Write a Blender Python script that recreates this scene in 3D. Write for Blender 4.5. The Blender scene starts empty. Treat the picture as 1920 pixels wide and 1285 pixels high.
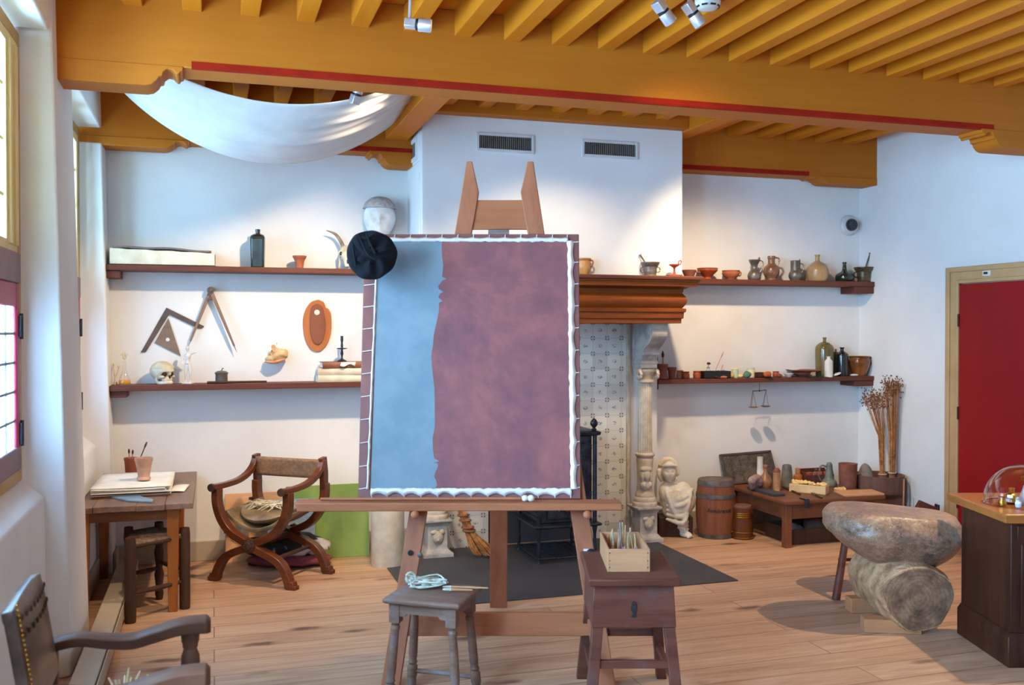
import bpy, bmesh, math, random
from mathutils import Vector, Matrix, noise
PI = math.pi
R = math.radians
rnd = random.Random(11)
scene = bpy.context.scene
COL = scene.collection

# ------------------------------------------------------------------ camera geometry
F, CX, CY = 1800.0, 960.0, 642.5
YAW, PITCH = R(17.3), R(0.716)
CAM = Vector((0, 0, 1.7))
MC = Matrix.Rotation(-YAW, 3, 'Z') @ Matrix.Rotation(PI / 2 - PITCH, 3, 'X')
SY, CYW = math.sin(YAW), math.cos(YAW)

def P(px, py, X=None, Y=None, Z=None):
    """point of the photograph on the plane X=, Y= or Z= of the room"""
    r = MC @ Vector(((px - CX) / F, -(py - CY) / F, -1))
    if X is not None: t = (X - CAM.x) / r.x
    elif Y is not None: t = (Y - CAM.y) / r.y
    else: t = (Z - CAM.z) / r.z
    return CAM + r * t

def G(lat, D, z=0.0):
    """room point from distance D along the line of sight and offset lat to its right"""
    return Vector((lat * CYW + D * SY, -lat * SY + D * CYW, z))

def XY(px, Y): return P(px, 620, Y=Y).x
def SC(px, Y):
    p = P(px, 620, Y=Y) - CAM
    return (p.x * SY + p.y * CYW) / F

# ------------------------------------------------------------------ tags
def tag(o, label, cat, group=None, kind=None):
    o['label'] = label; o['category'] = cat
    if group: o['group'] = group
    if kind: o['kind'] = kind
    return o

def thing(name, label, cat, loc=(0, 0, 0), rz=0.0, group=None):
    o = bpy.data.objects.new(name, None); COL.objects.link(o)
    o.location = loc; o.rotation_euler = (0, 0, rz); o.empty_display_size = .05
    return tag(o, label, cat, group)

def struct(o):
    o['kind'] = 'structure'; return o

# ------------------------------------------------------------------ mesh builder
def spline(pts, n=5):
    pts = [tuple(p) for p in pts]
    out = []
    for i in range(len(pts) - 1):
        p0 = pts[max(i - 1, 0)]; p1 = pts[i]; p2 = pts[i + 1]; p3 = pts[min(i + 2, len(pts) - 1)]
        for k in range(n):
            t = k / n
            out.append(tuple(0.5 * (2 * b + (c - a) * t + (2 * a - 5 * b + 4 * c - d) * t * t + (3 * b - a - 3 * c + d) * t ** 3)
                             for a, b, c, d in zip(p0, p1, p2, p3)))
    out.append(pts[-1])
    return out

class MB:
    def __init__(s):
        s.bm = bmesh.new(); s.mi = 0
    def face(s, vs):
        try:
            f = s.bm.faces.new(vs); f.material_index = s.mi; return f
        except ValueError:
            return None
    def hexa(s, p):
        """eight corners: bottom ring then top ring"""
        v = [s.bm.verts.new(q) for q in p]
        for f in ((3, 2, 1, 0), (4, 5, 6, 7), (0, 1, 5, 4), (1, 2, 6, 5), (2, 3, 7, 6), (3, 0, 4, 7)):
            s.face([v[i] for i in f])
        return s
    def box(s, x0, x1, y0, y1, z0, z1, M=None):
        p = [Vector(q) for q in ((x0, y0, z0), (x1, y0, z0), (x1, y1, z0), (x0, y1, z0), (x0, y0, z1), (x1, y0, z1), (x1, y1, z1), (x0, y1, z1))]
        if M is not None: p = [M @ q for q in p]
        return s.hexa(p)
    def cbox(s, c, d, M=None):
        return s.box(c[0] - d[0] / 2, c[0] + d[0] / 2, c[1] - d[1] / 2, c[1] + d[1] / 2, c[2] - d[2] / 2, c[2] + d[2] / 2, M)
    def prism(s, pts, d0, d1, axis='y', M=None):
        def mk(a, b, d):
            q = Vector((a, d, b)) if axis == 'y' else (Vector((d, a, b)) if axis == 'x' else Vector((a, b, d)))
            return M @ q if M is not None else q
        A = [s.bm.verts.new(mk(a, b, d0)) for a, b in pts]
        B = [s.bm.verts.new(mk(a, b, d1)) for a, b in pts]
        s.face(A[::-1]); s.face(B)
        n = len(pts)
        for i in range(n):
            s.face([A[i], A[(i + 1) % n], B[(i + 1) % n], B[i]])
        return s
    def loft(s, rings, cap=True, closed=True):
        L = [[s.bm.verts.new(q) for q in r] for r in rings]
        n = len(L[0])
        for a, b in zip(L[:-1], L[1:]):
            for i in range(n if closed else n - 1):
                s.face([a[i], a[(i + 1) % n], b[(i + 1) % n], b[i]])
        if cap:
            s.face(L[0][::-1]); s.face(L[-1])
        return s
    def lathe(s, prof, seg=28, c=(0, 0, 0), M=None, k=1.0, mod=None):
        c = Vector(c); rings = []
        for r, h in prof:
            r *= k; h *= k
            if r <= 1e-6:
                q = Vector((0, 0, h)); rings.append([s.bm.verts.new((M @ q if M is not None else q) + c)])
            else:
                ring = []
                for i in range(seg):
                    a = 2 * PI * i / seg
                    rr = r * (mod(a, h) if mod else 1)
                    q = Vector((rr * math.cos(a), rr * math.sin(a), h))
                    ring.append(s.bm.verts.new((M @ q if M is not None else q) + c))
                rings.append(ring)
        for a, b in zip(rings[:-1], rings[1:]):
            if len(a) == 1 and len(b) == 1: continue
            for i in range(seg):
                j = (i + 1) % seg
                if len(a) == 1: s.face([a[0], b[j], b[i]])
                elif len(b) == 1: s.face([a[i], a[j], b[0]])
                else: s.face([a[i], a[j], b[j], b[i]])
        if len(rings[0]) > 1: s.face(rings[0][::-1])
        if len(rings[-1]) > 1: s.face(rings[-1])
        return s
    def tube(s, pts, rad, seg=8, n=0, flat=None, up=(0, 0, 1)):
        """round tube, or a bar of section flat=(w,h); rad may be a list"""
        pts = [Vector(p) for p in pts]
        if n:
            rl = rad if isinstance(rad, (list, tuple)) else [rad] * len(pts)
            q = spline([(*p, r) for p, r in zip(pts, rl)], n)
            pts = [Vector(t[:3]) for t in q]; rad = [max(t[3], 1e-4) for t in q]
        rl = rad if isinstance(rad, (list, tuple)) else [rad] * len(pts)
        up = Vector(up); rings = []
        for i, p in enumerate(pts):
            t = (pts[min(i + 1, len(pts) - 1)] - pts[max(i - 1, 0)]).normalized()
            u = up if abs(t.dot(up)) < .95 else Vector((1, 0, 0)) if abs(t.x) < .9 else Vector((0, 1, 0))
            a = t.cross(u).normalized(); b = a.cross(t).normalized()
            if flat:
                w, h = flat[0] / 2 * rl[i], flat[1] / 2 * rl[i]
                rings.append([p + a * x * w + b * y * h for x, y in ((-1, -1), (1, -1), (1, 1), (-1, 1))])
            else:
                rings.append([p + (a * math.cos(2 * PI * j / seg) + b * math.sin(2 * PI * j / seg)) * rl[i] for j in range(seg)])
        return s.loft(rings)
    def ell(s, c, r, seg=20, rings=14, M=None, fn=None):
        c = Vector(c); L = []
        for j in range(rings + 1):
            a = PI * j / rings
            if j in (0, rings):
                L.append([Vector((0, 0, math.cos(a)))])
            else:
                L.append([Vector((math.sin(a) * math.cos(2 * PI * i / seg), math.sin(a) * math.sin(2 * PI * i / seg), math.cos(a))) for i in range(seg)])
        V = []
        for ring in L:
            o = []
            for q in ring:
                p = Vector((q.x * r[0], q.y * r[1], q.z * r[2]))
                if fn: p = fn(q, p)
                if M is not None: p = M @ p
                o.append(s.bm.verts.new(p + c))
            V.append(o)
        for a, b in zip(V[:-1], V[1:]):
            for i in range(seg):
                j = (i + 1) % seg
                if len(a) == 1: s.face([a[0], b[i], b[j]])
                elif len(b) == 1: s.face([a[i], b[0], a[j]])
                else: s.face([a[i], b[i], b[j], a[j]])
        return s
    def grid(s, fn, nu, nv, two=False):
        V = [[s.bm.verts.new(fn(i / nu, j / nv)) for j in range(nv + 1)] for i in range(nu + 1)]
        for i in range(nu):
            for j in range(nv):
                s.face([V[i][j], V[i + 1][j], V[i + 1][j + 1], V[i][j + 1]])
        return s
    def jitter(s, amp, scale=3.0, seed=0):
        off = Vector((seed * 3.1, seed * 1.7, seed * .9))
        s.bm.normal_update()
        for v in s.bm.verts:
            v.co += v.normal * amp * noise.noise(v.co * scale + off)
        return s
    def build(s, name, mat, parent=None, loc=None, rz=0, bevel=0, sub=0, remesh=0, solid=0, smooth=True, sharp=40, subdiv_disp=None):
        bmesh.ops.recalc_face_normals(s.bm, faces=s.bm.faces)
        me = bpy.data.meshes.new(name); s.bm.to_mesh(me); s.bm.free()
        for m in (mat if isinstance(mat, (list, tuple)) else [mat]): me.materials.append(m)
        if smooth:
            me.shade_smooth()
            if not (remesh or sub): me.set_sharp_from_angle(angle=R(sharp))
        o = bpy.data.objects.new(name, me); COL.objects.link(o)
        if parent: o.parent = parent
        if loc is not None: o.location = loc
        o.rotation_euler = (0, 0, rz)
        if remesh:
            m = o.modifiers.new('r', 'REMESH'); m.mode = 'VOXEL'; m.voxel_size = remesh; m.use_smooth_shade = True
            m = o.modifiers.new('s', 'SMOOTH'); m.iterations = 4; m.factor = .6
            if subdiv_disp: pass
        if solid:
            m = o.modifiers.new('t', 'SOLIDIFY'); m.thickness = solid; m.offset = 0
        if bevel:
            m = o.modifiers.new('b', 'BEVEL'); m.width = bevel; m.segments = 2; m.limit_method = 'ANGLE'; m.angle_limit = R(40)
        if sub:
            m = o.modifiers.new('u', 'SUBSURF'); m.levels = sub; m.render_levels = sub
        return o

# ------------------------------------------------------------------ materials
def S(r, g, b):
    f = lambda c: (c / 255 / 12.92) if c / 255 <= .04045 else ((c / 255 + .055) / 1.055) ** 2.4
    return (f(r), f(g), f(b), 1)

class NT:
    def __init__(s, name):
        s.m = bpy.data.materials.new(name); s.m.use_nodes = True
        s.t = s.m.node_tree; s.b = s.t.nodes['Principled BSDF']; s.o = s.t.nodes['Material Output']
    def n(s, typ, **kw):
        x = s.t.nodes.new(typ)
        for k, v in kw.items(): setattr(x, k, v)
        return x
    def l(s, a, b): s.t.links.new(a, b)
    def set(s, node, **kw):
        for k, v in kw.items(): node.inputs[k.replace('_', ' ')].default_value = v
        return node
    def math(s, op, a, b=None, c=None):
        x = s.n('ShaderNodeMath', operation=op)
        for i, v in enumerate((a, b, c)):
            if v is None: continue
            if isinstance(v, (int, float)): x.inputs[i].default_value = v
            else: s.l(v, x.inputs[i])
        return x.outputs[0]
    def ramp(s, fac, stops):
        x = s.n('ShaderNodeValToRGB'); e = x.color_ramp.elements
        e[0].position, e[0].color = stops[0]; e[1].position, e[1].color = stops[-1]
        for p, c in stops[1:-1]:
            q = e.new(p); q.color = c
        s.l(fac, x.inputs['Fac']); return x.outputs['Color']
    def mix(s, fac, a, b, mode='MIX'):
        x = s.n('ShaderNodeMix', data_type='RGBA', blend_type=mode)
        for i, v in ((0, fac), (6, a), (7, b)):
            if isinstance(v, (int, float, tuple)): x.inputs[i].default_value = v
            else: s.l(v, x.inputs[i])
        return x.outputs[2]
    def noise(s, vec, scale, detail=4, rough=.55, dist=0):
        x = s.n('ShaderNodeTexNoise'); s.set(x, Scale=scale, Detail=detail, Roughness=rough, Distortion=dist)
        s.l(vec, x.inputs['Vector']); return x.outputs['Fac']
    def coord(s, scale=(1, 1, 1), which='Object'):
        t = s.n('ShaderNodeTexCoord'); m = s.n('ShaderNodeMapping'); m.inputs['Scale'].default_value = scale
        s.l(t.outputs[which], m.inputs['Vector']); return m.outputs['Vector']
    def bump(s, h, strength=.3, dist=.01):
        x = s.n('ShaderNodeBump'); s.set(x, Strength=strength, Distance=dist)
        s.l(h, x.inputs['Height']); s.l(x.outputs['Normal'], s.b.inputs['Normal'])

def lerp(a, b, t): return tuple(x + (y - x) * t for x, y in zip(a[:3], b[:3])) + (1,)

def wood(name, dark, light, axis='x', rough=.5, scale=5, bump=.25, wear=None, coat=0.0, knots=0):
    m = NT(name); k = .09
    sc = {'x': (k, 1, 1), 'y': (1, k, 1), 'z': (1, 1, k)}[axis]
    v = m.coord(sc)
    g = m.noise(v, scale * 4, 6, .6, .8)
    f = m.noise(v, scale * 22, 3, .6)
    big = m.noise(m.coord(), 1.7, 3)
    h = m.math('ADD', m.math('MULTIPLY', g, .7), m.math('MULTIPLY', f, .3))
    h = m.math('ADD', m.math('MULTIPLY', h, .75), m.math('MULTIPLY', big, .25))
    c = m.ramp(h, [(.30, dark), (.52, lerp(dark, light, .55)), (.72, light)])
    if wear:
        w = m.noise(m.coord(), 6, 5, .65)
        c = m.mix(m.ramp(w, [(.52, (0, 0, 0, 1)), (.7, (.75, .75, .75, 1))]), c, wear)
    m.l(c, m.b.inputs['Base Color'])
    m.l(m.math('ADD', m.math('MULTIPLY', g, .25), rough - .1), m.b.inputs['Roughness'])
    m.b.inputs['Specular IOR Level'].default_value = .26
    if coat:
        m.b.inputs['Coat Weight'].default_value = coat; m.b.inputs['Coat Roughness'].default_value = .25
    m.bump(h, bump, .004)
    return m.m

def matte(name, c, c2=None, rough=.8, scale=8, bump=.15, metal=0, detail=4, spec=.5, bdist=.004):
    m = NT(name); v = m.coord()
    n = m.noise(v, scale, detail, .6)
    if c2 is None: c2 = tuple(x * .72 for x in c[:3]) + (1,)
    m.l(m.ramp(n, [(.35, c2), (.62, c)]), m.b.inputs['Base Color'])
    m.b.inputs['Roughness'].default_value = rough; m.b.inputs['Metallic'].default_value = metal
    m.b.inputs['Specular IOR Level'].default_value = spec
    if bump: m.bump(m.noise(v, scale * 4, 4), bump, bdist)
    return m.m

def glass(name, c, rough=.05, ior=1.45, body=None):
    m = NT(name); m.b.inputs['Base Color'].default_value = c
    m.b.inputs['Transmission Weight'].default_value = 1; m.b.inputs['Roughness'].default_value = rough
    m.b.inputs['IOR'].default_value = ior
    return m.m

def thin_glass(name, tint=(1, 1, 1, 1), gl=.12, rough=.03):
    """pane or thin-walled vessel: clear with a reflective sheen that grows at grazing angles"""
    m = NT(name); t = m.n('ShaderNodeBsdfTransparent'); t.inputs[0].default_value = tint
    g = m.n('ShaderNodeBsdfGlossy'); g.inputs['Roughness'].default_value = rough
    lw = m.n('ShaderNodeLayerWeight'); lw.inputs['Blend'].default_value = gl
    mx = m.n('ShaderNodeMixShader'); m.l(lw.outputs['Facing'], mx.inputs[0])
    m.l(t.outputs[0], mx.inputs[1]); m.l(g.outputs[0], mx.inputs[2]); m.l(mx.outputs[0], m.o.inputs['Surface'])
    return m.m

def emit(name, c, s):
    m = NT(name); m.b.inputs['Base Color'].default_value = c
    m.b.inputs['Emission Color'].default_value = c; m.b.inputs['Emission Strength'].default_value = s
    return m.m

# ---- shared materials
def plaster_mat():
    m = NT('white plaster'); v = m.coord()
    n = m.noise(v, 1.3, 5, .6); f = m.noise(v, 60, 3)
    m.l(m.ramp(n, [(.3, S(222, 219, 217)), (.7, S(233, 231, 230))]), m.b.inputs['Base Color'])
    m.b.inputs['Roughness'].default_value = .85; m.b.inputs['Specular IOR Level'].default_value = .25
    m.bump(m.math('ADD', m.math('MULTIPLY', n, 2), f), .12, .004)
    return m.m
M_plaster = plaster_mat()
M_ochre = wood('ochre painted timber', S(174, 94, 12), S(190, 110, 22), 'x', .6, 2.2, .15)
M_ochre_y = wood('ochre painted joist', S(192, 104, 8), S(208, 122, 18), 'y', .6, 2.2, .15)
M_red = matte('red painted edge', S(158, 32, 10), S(142, 26, 8), .85, 5, .03, spec=.15)
M_cream_trim = matte('cream painted woodwork', S(198, 158, 112), S(186, 146, 100), .5, 4, .05)
M_beige = matte('beige painted skirting', S(182, 166, 146), S(174, 158, 138), .55, 4, .05)
M_ochre_frame = matte('ochre window frame paint', S(196, 152, 84), S(182, 136, 66), .5, 4, .05)
M_redframe = matte('crimson casement paint', S(176, 44, 66), S(160, 36, 56), .45, 4, .05)
M_mauvewood = matte('mauve brown casement rail', S(140, 100, 104), S(124, 86, 92), .5, 5, .05)
M_yellowsash = matte('pale yellow sash paint', S(232, 214, 158), S(222, 202, 140), .5, 4, .05)
M_door = wood('crimson painted door', S(142, 14, 18), S(158, 20, 24), 'z', .45, 2, .1)
M_shelf = wood('dark red stained shelf board', S(84, 44, 34), S(116, 66, 50), 'x', .5, 4, .2)
M_mantel = wood('carved mahogany mantel', S(84, 38, 8), S(146, 74, 18), 'x', .48, 3, .25)
M_oldwood = wood('old grey brown oak', S(80, 54, 44), S(146, 112, 96), 'x', .6, 4, .5, wear=S(126, 118, 122))
M_tabletop = wood('worn plank table top', S(84, 62, 52), S(150, 118, 98), 'x', .45, 4, .5)
M_orangewood = wood('orange brown pine leg', S(120, 62, 22), S(176, 104, 46), 'z', .45, 3, .3)
M_darkwood = wood('dark brown turned wood', S(42, 26, 18), S(84, 54, 38), 'z', .5, 4, .3)
M_chair = wood('polished chestnut chair wood', S(54, 24, 10), S(122, 58, 26), 'x', .32, 3, .15, coat=.4)
M_easel = wood('reddish pine easel', S(138, 76, 50), S(176, 108, 76), 'z', .5, 3, .2)
M_easel_h = wood('reddish pine easel rail', S(140, 76, 46), S(178, 108, 72), 'x', .5, 3, .2)
M_redwood = wood('red brown stool wood', S(68, 32, 24), S(118, 66, 50), 'x', .45, 4, .4, wear=S(94, 74, 72))
M_cabinet = wood('dark oak cabinet', S(30, 14, 8), S(80, 38, 20), 'z', .45, 3, .3, coat=.08)
M_cabtop = wood('warm lit cabinet top oak', S(120, 66, 28), S(178, 108, 50), 'x', .35, 3, .2, coat=.2)  # more orange than the carcass: warm light on the top put into the colour
M_lowtable = wood('brown low table wood', S(86, 48, 30), S(138, 84, 54), 'x', .45, 3, .3)
M_barrel = wood('red brown barrel staves', S(96, 52, 34), S(150, 90, 62), 'z', .5, 4, .5)
M_tub = wood('weathered tub staves', S(92, 62, 52), S(136, 96, 80), 'z', .65, 4, .5)
M_palewood = wood('pale bare pine', S(168, 112, 74), S(198, 144, 104), 'x', .6, 4, .3)
M_tanpanel = wood('tan wooden panel', S(196, 138, 92), S(224, 172, 128), 'x', .6, 3, .2)
M_green = matte('green painted board', S(136, 160, 80), S(114, 140, 66), .75, 3, .1)
M_terra = matte('terracotta', S(176, 98, 62), S(152, 78, 50), .8, 9, .15)
M_terra_d = matte('brown terracotta', S(146, 88, 66), S(118, 66, 50), .8, 9, .15)
M_terra_p = matte('pale dusty terracotta', S(196, 158, 140), S(166, 122, 104), .85, 7, .15)
M_redware = matte('glazed redware', S(178, 84, 44), S(140, 58, 30), .35, 8, .1)
M_pewter = matte('dull pewter', S(132, 122, 112), S(92, 84, 78), .4, 9, .1, metal=.5)
M_bronze = matte('dark bronze', S(110, 92, 68), S(72, 60, 46), .4, 9, .15, metal=.5)
M_iron = matte('black cast iron', S(66, 70, 80), S(40, 43, 52), .36, 20, .3, metal=.7)
M_steel = matte('grey steel', S(150, 150, 152), S(120, 120, 124), .35, 10, .1, metal=.8)
M_brass = matte('polished brass', S(220, 170, 70), S(180, 130, 50), .25, 10, .05, metal=1)
M_hoop = matte('rusty grey hoop iron', S(120, 116, 112), S(84, 74, 66), .55, 12, .2, metal=.6)
M_stonew = matte('brown stoneware glaze', S(132, 92, 66), S(100, 66, 46), .3, 12, .08)
M_tanstone = matte('tan and grey stoneware', S(184, 146, 96), S(140, 112, 84), .32, 4, .08)
M_greenglass = matte('dark green bottle glass', S(40, 46, 34), S(26, 30, 24), .08, 4, 0, spec=.8)
M_olive = matte('olive bottle glass', S(112, 100, 48), S(84, 74, 40), .12, 3, 0, spec=.8)
M_blackglass = matte('black bottle glass', S(24, 28, 32), S(14, 16, 18), .1, 4, 0, spec=.8)
M_white = matte('white glazed ware', S(226, 220, 212), S(206, 198, 190), .4, 6, .05)
M_plastercast = matte('cream plaster cast', S(218, 208, 192), S(188, 172, 150), .8, 8, .25)
M_stone = matte('pale carved stone', S(206, 192, 174), S(172, 156, 138), .8, 10, .35)
M_grey_stone = matte('grey carved stone', S(184, 176, 168), S(150, 142, 136), .8, 10, .35)
M_bone = matte('old bone', S(222, 212, 192), S(190, 172, 140), .6, 9, .2)
M_horn = matte('horn', S(150, 132, 112), S(106, 90, 74), .5, 14, .3)
M_cream = matte('cream vellum', S(228, 214, 188), S(206, 188, 158), .7, 8, .15)
M_paper = matte('off white paper', S(228, 224, 216), S(210, 204, 194), .85, 5, .08)
M_brownpaper = matte('brown leather cover', S(150, 92, 62), S(116, 66, 44), .6, 8, .1)
M_black = matte('matte black', S(20, 20, 22), S(14, 14, 16), .5, 8, .05)
M_charcoal = matte('charcoal hearth plate', S(64, 62, 66), S(56, 54, 58), .6, 3, .05)
M_white_metal = matte('white lacquered metal', S(214, 212, 210), S(200, 198, 196), .3, 6, 0)
M_chrome = matte('brushed aluminium', S(214, 214, 218), S(190, 190, 196), .3, 12, .05, metal=.7)
# ================================================================== the room
YB, XR, XLo = 7.44, 5.64, -1.25
ZC, ZJ, ZBM = 3.48, 3.335, 3.045
Y1, Y1b = 5.20, 5.44            # near ceiling beam
Y2, Y2b = 7.20, YB              # beam along the back wall

def floor_mat():
    m = NT('pine floor boards'); v = m.coord()
    br = m.n('ShaderNodeTexBrick'); br.offset = .37; br.offset_frequency = 2
    m.set(br, Scale=1.0, Mortar_Size=.0035, Mortar_Smooth=.3, Bias=0, Brick_Width=3.1, Row_Height=.205)
    br.inputs['Color1'].default_value = (0, 0, 0, 1); br.inputs['Color2'].default_value = (1, 1, 1, 1); br.inputs['Mortar'].default_value = (.5, .5, .5, 1)
    m.l(v, br.inputs['Vector'])
    sep = m.n('ShaderNodeSeparateXYZ'); m.l(v, sep.inputs[0])
    tone = m.n('ShaderNodeSeparateColor'); m.l(br.outputs['Color'], tone.inputs[0])
    cmb = m.n('ShaderNodeCombineXYZ')
    m.l(m.math('MULTIPLY', sep.outputs[0], .32), cmb.inputs[0])
    m.l(m.math('MULTIPLY', sep.outputs[1], 4.5), cmb.inputs[1])
    m.l(m.math('MULTIPLY', tone.outputs[0], 9.0), cmb.inputs[2])
    g = m.noise(cmb.outputs[0], 3.2, 6, .6, 1.1)
    fine = m.noise(cmb.outputs[0], 18, 4, .6, .3)
    h = m.math('ADD', m.math('MULTIPLY', g, .65), m.math('MULTIPLY', fine, .35))
    c = m.ramp(h, [(.32, S(132, 92, 68)), (.5, S(186, 142, 112)), (.68, S(212, 174, 142))])
    c = m.mix(.35, c, m.ramp(tone.outputs[0], [(0, S(166, 124, 96)), (1, S(208, 170, 140))]))
    # knots: sparse stretched spots
    kv = m.n('ShaderNodeTexVoronoi'); kv.feature = 'F1'; m.set(kv, Scale=1.0, Randomness=1.0)
    km = m.n('ShaderNodeMapping'); km.inputs['Scale'].default_value = (1.5, 4.4, 1); m.l(v, km.inputs['Vector'])
    nd = m.n('ShaderNodeTexNoise'); m.set(nd, Scale=7.0, Detail=2.0); m.l(v, nd.inputs['Vector'])
    ad = m.n('ShaderNodeVectorMath', operation='ADD'); m.l(km.outputs[0], ad.inputs[0])
    sc = m.n('ShaderNodeVectorMath', operation='SCALE'); sc.inputs['Scale'].default_value = .22
    m.l(nd.outputs['Color'], sc.inputs[0]); m.l(sc.outputs[0], ad.inputs[1]); m.l(ad.outputs[0], kv.inputs['Vector'])
    kn = m.ramp(kv.outputs['Distance'], [(.07, (1, 1, 1, 1)), (.19, (0, 0, 0, 1))])
    c = m.mix(m.math('MULTIPLY', kn, .85), c, S(80, 48, 34))
    gap = br.outputs['Fac']
    c = m.mix(m.math('MULTIPLY', gap, .7), c, S(80, 56, 44))
    m.l(c, m.b.inputs['Base Color'])
    m.l(m.math('ADD', m.math('MULTIPLY', g, .2), .34), m.b.inputs['Roughness'])
    m.bump(m.math('SUBTRACT', m.math('MULTIPLY', h, .25), gap), .35, .004)
    return m.m

struct(MB().box(-1.3, 5.9, -1.0, 7.7, -.12, 0).build('floor', floor_mat()))
struct(MB().box(-1.3, 5.9, -1.0, 7.7, ZC, ZC + .08).build('ceiling', M_ochre_y))
struct(MB().box(-1.3, 5.9, YB, YB + .2, 0, ZC).build('wall_back', M_plaster))
struct(MB().box(XR, XR + .25, -1.0, YB, 0, ZC).build('wall_right', M_plaster))

# left wall: piers, parapets and lintels around two window niches; it leans out a little
def XL(z): return -.668 - .02 * z
w = MB()
def pier(y0, y1, z0=0, z1=ZC, bt=None):
    w.hexa([(XLo, y0, z0), (XL(z0), y0, z0), (XL(z0), y1, z0), (XLo, y1, z0),
            (XLo, y0, z1), (XL(z1), y0, z1), (XL(z1), y1, z1), (XLo, y1, z1)])
PY0, PY1 = 5.06, 5.78
pier(-1.0, .9); pier(2.55, 3.05)
w.hexa([(XLo, 4.98, 0), (-.87, 4.98, 0), (-.87, PY1, 0), (XLo, PY1, 0), (XLo, 4.98, ZC), (-.87, 4.98, ZC), (-.87, PY1, ZC), (XLo, PY1, ZC)])
w.hexa([(-.88, PY0, 0), (XL(0), PY0 + .06, 0), (XL(0), PY1 + .05, 0), (-.88, PY1, 0), (-.88, PY0 - .02, ZC), (XL(ZC), PY0, ZC), (XL(ZC), PY1 - .08, ZC), (-.88, PY1, ZC)])
pier(.9, 2.55, 3.12, ZC); pier(3.05, 5.0, 3.12, ZC); pier(5.7, 7.2, 3.10, ZC)
pier(7.19, YB, 0, 3.0)
w.box(XLo, -.9, 7.25, YB, 3.0, ZC)
for y0, y1 in ((.9, 2.55), (3.05, 5.06), (5.78, 7.19)):      # parapets with a sloping sill
    w.prism([(XLo, 0), (-.765, 0), (-.775, .905), (-.80, .925), (-.89, 1.0), (XLo, 1.0)], y0, y1)
struct(w.build('wall_left', M_plaster, bevel=.012))

def pane_mat():
    m = NT('old milky window glass'); t = m.n('ShaderNodeBsdfTransparent'); t.inputs[0].default_value = (.9, .95, 1, 1)
    d = m.n('ShaderNodeBsdfTranslucent'); d.inputs[0].default_value = (.86, .93, 1, 1)
    g = m.n('ShaderNodeBsdfGlossy'); g.inputs['Roughness'].default_value = .05
    x = m.n('ShaderNodeMixShader'); x.inputs[0].default_value = .55; m.l(t.outputs[0], x.inputs[1]); m.l(d.outputs[0], x.inputs[2])
    y = m.n('ShaderNodeMixShader'); y.inputs[0].default_value = .06; m.l(x.outputs[0], y.inputs[1]); m.l(g.outputs[0], y.inputs[2])
    m.l(y.outputs[0], m.o.inputs['Surface']); return m.m
M_pane = pane_mat()
def window(n, y0, y1, z0, zt, z1, seen=True):
    """casement below (crimson), cream sash above, in an ochre frame; set at the outer side of the niche"""
    X0, X1 = -.95, -.868
    f = MB()
    for a, b, c, d in ((y0, y0 + .07, z0, z1), (y1 - .07, y1, z0, z1), (y0 + .07, y1 - .07, z0, z0 + .06), (y0 + .07, y1 - .07, z1 - .06, z1)):
        f.box(X0, X1, a, b, c, d)
    o = struct(f.build('window_%d' % n, M_ochre_frame, bevel=.004))
    struct(MB().box(X0 - .01, X1 + .012, y0 + .07, y1 - .07, zt - .01, zt + .13).build('transom', M_mauvewood, o, bevel=.006))
    c = MB(); a, b = y0 + .07, y1 - .07; m = (a + b) / 2; e = .075
    zz0, zz1 = z0 + .06, zt - .01
    for p, q in ((a, m), (m, b)):
        c.box(-.93, -.862, p, p + e, zz0, zz1); c.box(-.93, -.862, q - e, q, zz0, zz1)
        c.box(-.93, -.862, p + e, q - e, zz1 - .11, zz1)
    struct(c.build('casement', M_redframe, o, bevel=.008))
    c = MB()
    for p, q in ((a, m), (m, b)): c.box(-.932, -.86, p, q, zz0, zz0 + .11)
    struct(c.build('casement_rail', M_mauvewood, o, bevel=.006))
    c = MB()
    for p, q in ((a, m), (m, b)):
        for k in range(1, 5):
            z = zz0 + .1 + (zz1 - zz0 - .2) * k / 5
            c.box(-.884, -.870, p + e, q - e, z - .006, z + .006)
        for k in range(1, 4):
            yy = p + e + (q - p - 2 * e) * k / 4
            c.box(-.884, -.870, yy - .005, yy + .005, zz0, zz1)
    struct(c.build('leading', M_pewter, o))
    struct(MB().box(-.879, -.876, a, b, zz0, zz1).build('pane', M_pane, o))
    u = MB(); zu0, zu1 = zt + .13, z1 - .06
    for p, q in ((a, m), (m, b)):
        u.box(-.94, -.87, p, p + .05, zu0, zu1); u.box(-.94, -.87, q - (.24 if q == b and n == 1 else .05), q, zu0, zu1)
        if q == b and n == 1:
            for k in range(2): u.box(-.875, -.858 + .003 * k, q - .20 + .11 * k, q - .15 + .11 * k, zu0 + .03, zu1 - .03)
        u.box(-.94, -.871, p + .05, q - .05, zu0, zu0 + .05); u.box(-.94, -.871, p + .05, q - .05, zu1 - .05, zu1)
        for k in range(1, 4): u.box(-.925, -.885, p + .05, q - .05, zu0 + (zu1 - zu0) * k / 4 - .01, zu0 + (zu1 - zu0) * k / 4 + .01)
        u.box(-.925, -.885, (p + q) / 2 - .01, (p + q) / 2 + .01, zu0, zu1)
    struct(u.build('sash', M_yellowsash, o, bevel=.004))
    h = MB()
    for z in (1.22, 1.72):
        h.box(-.862, -.853, b - .03, b + .02, z - .05, z + .05); h.tube([(-.855, b, z - .06), (-.855, b, z + .06)], .008)
    struct(h.build('hinge', M_iron, o))
window(1, 3.05, 5.04, .99, 1.93, 3.10)
window(2, 5.80, 7.17, .99, 1.93, 3.08)

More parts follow.
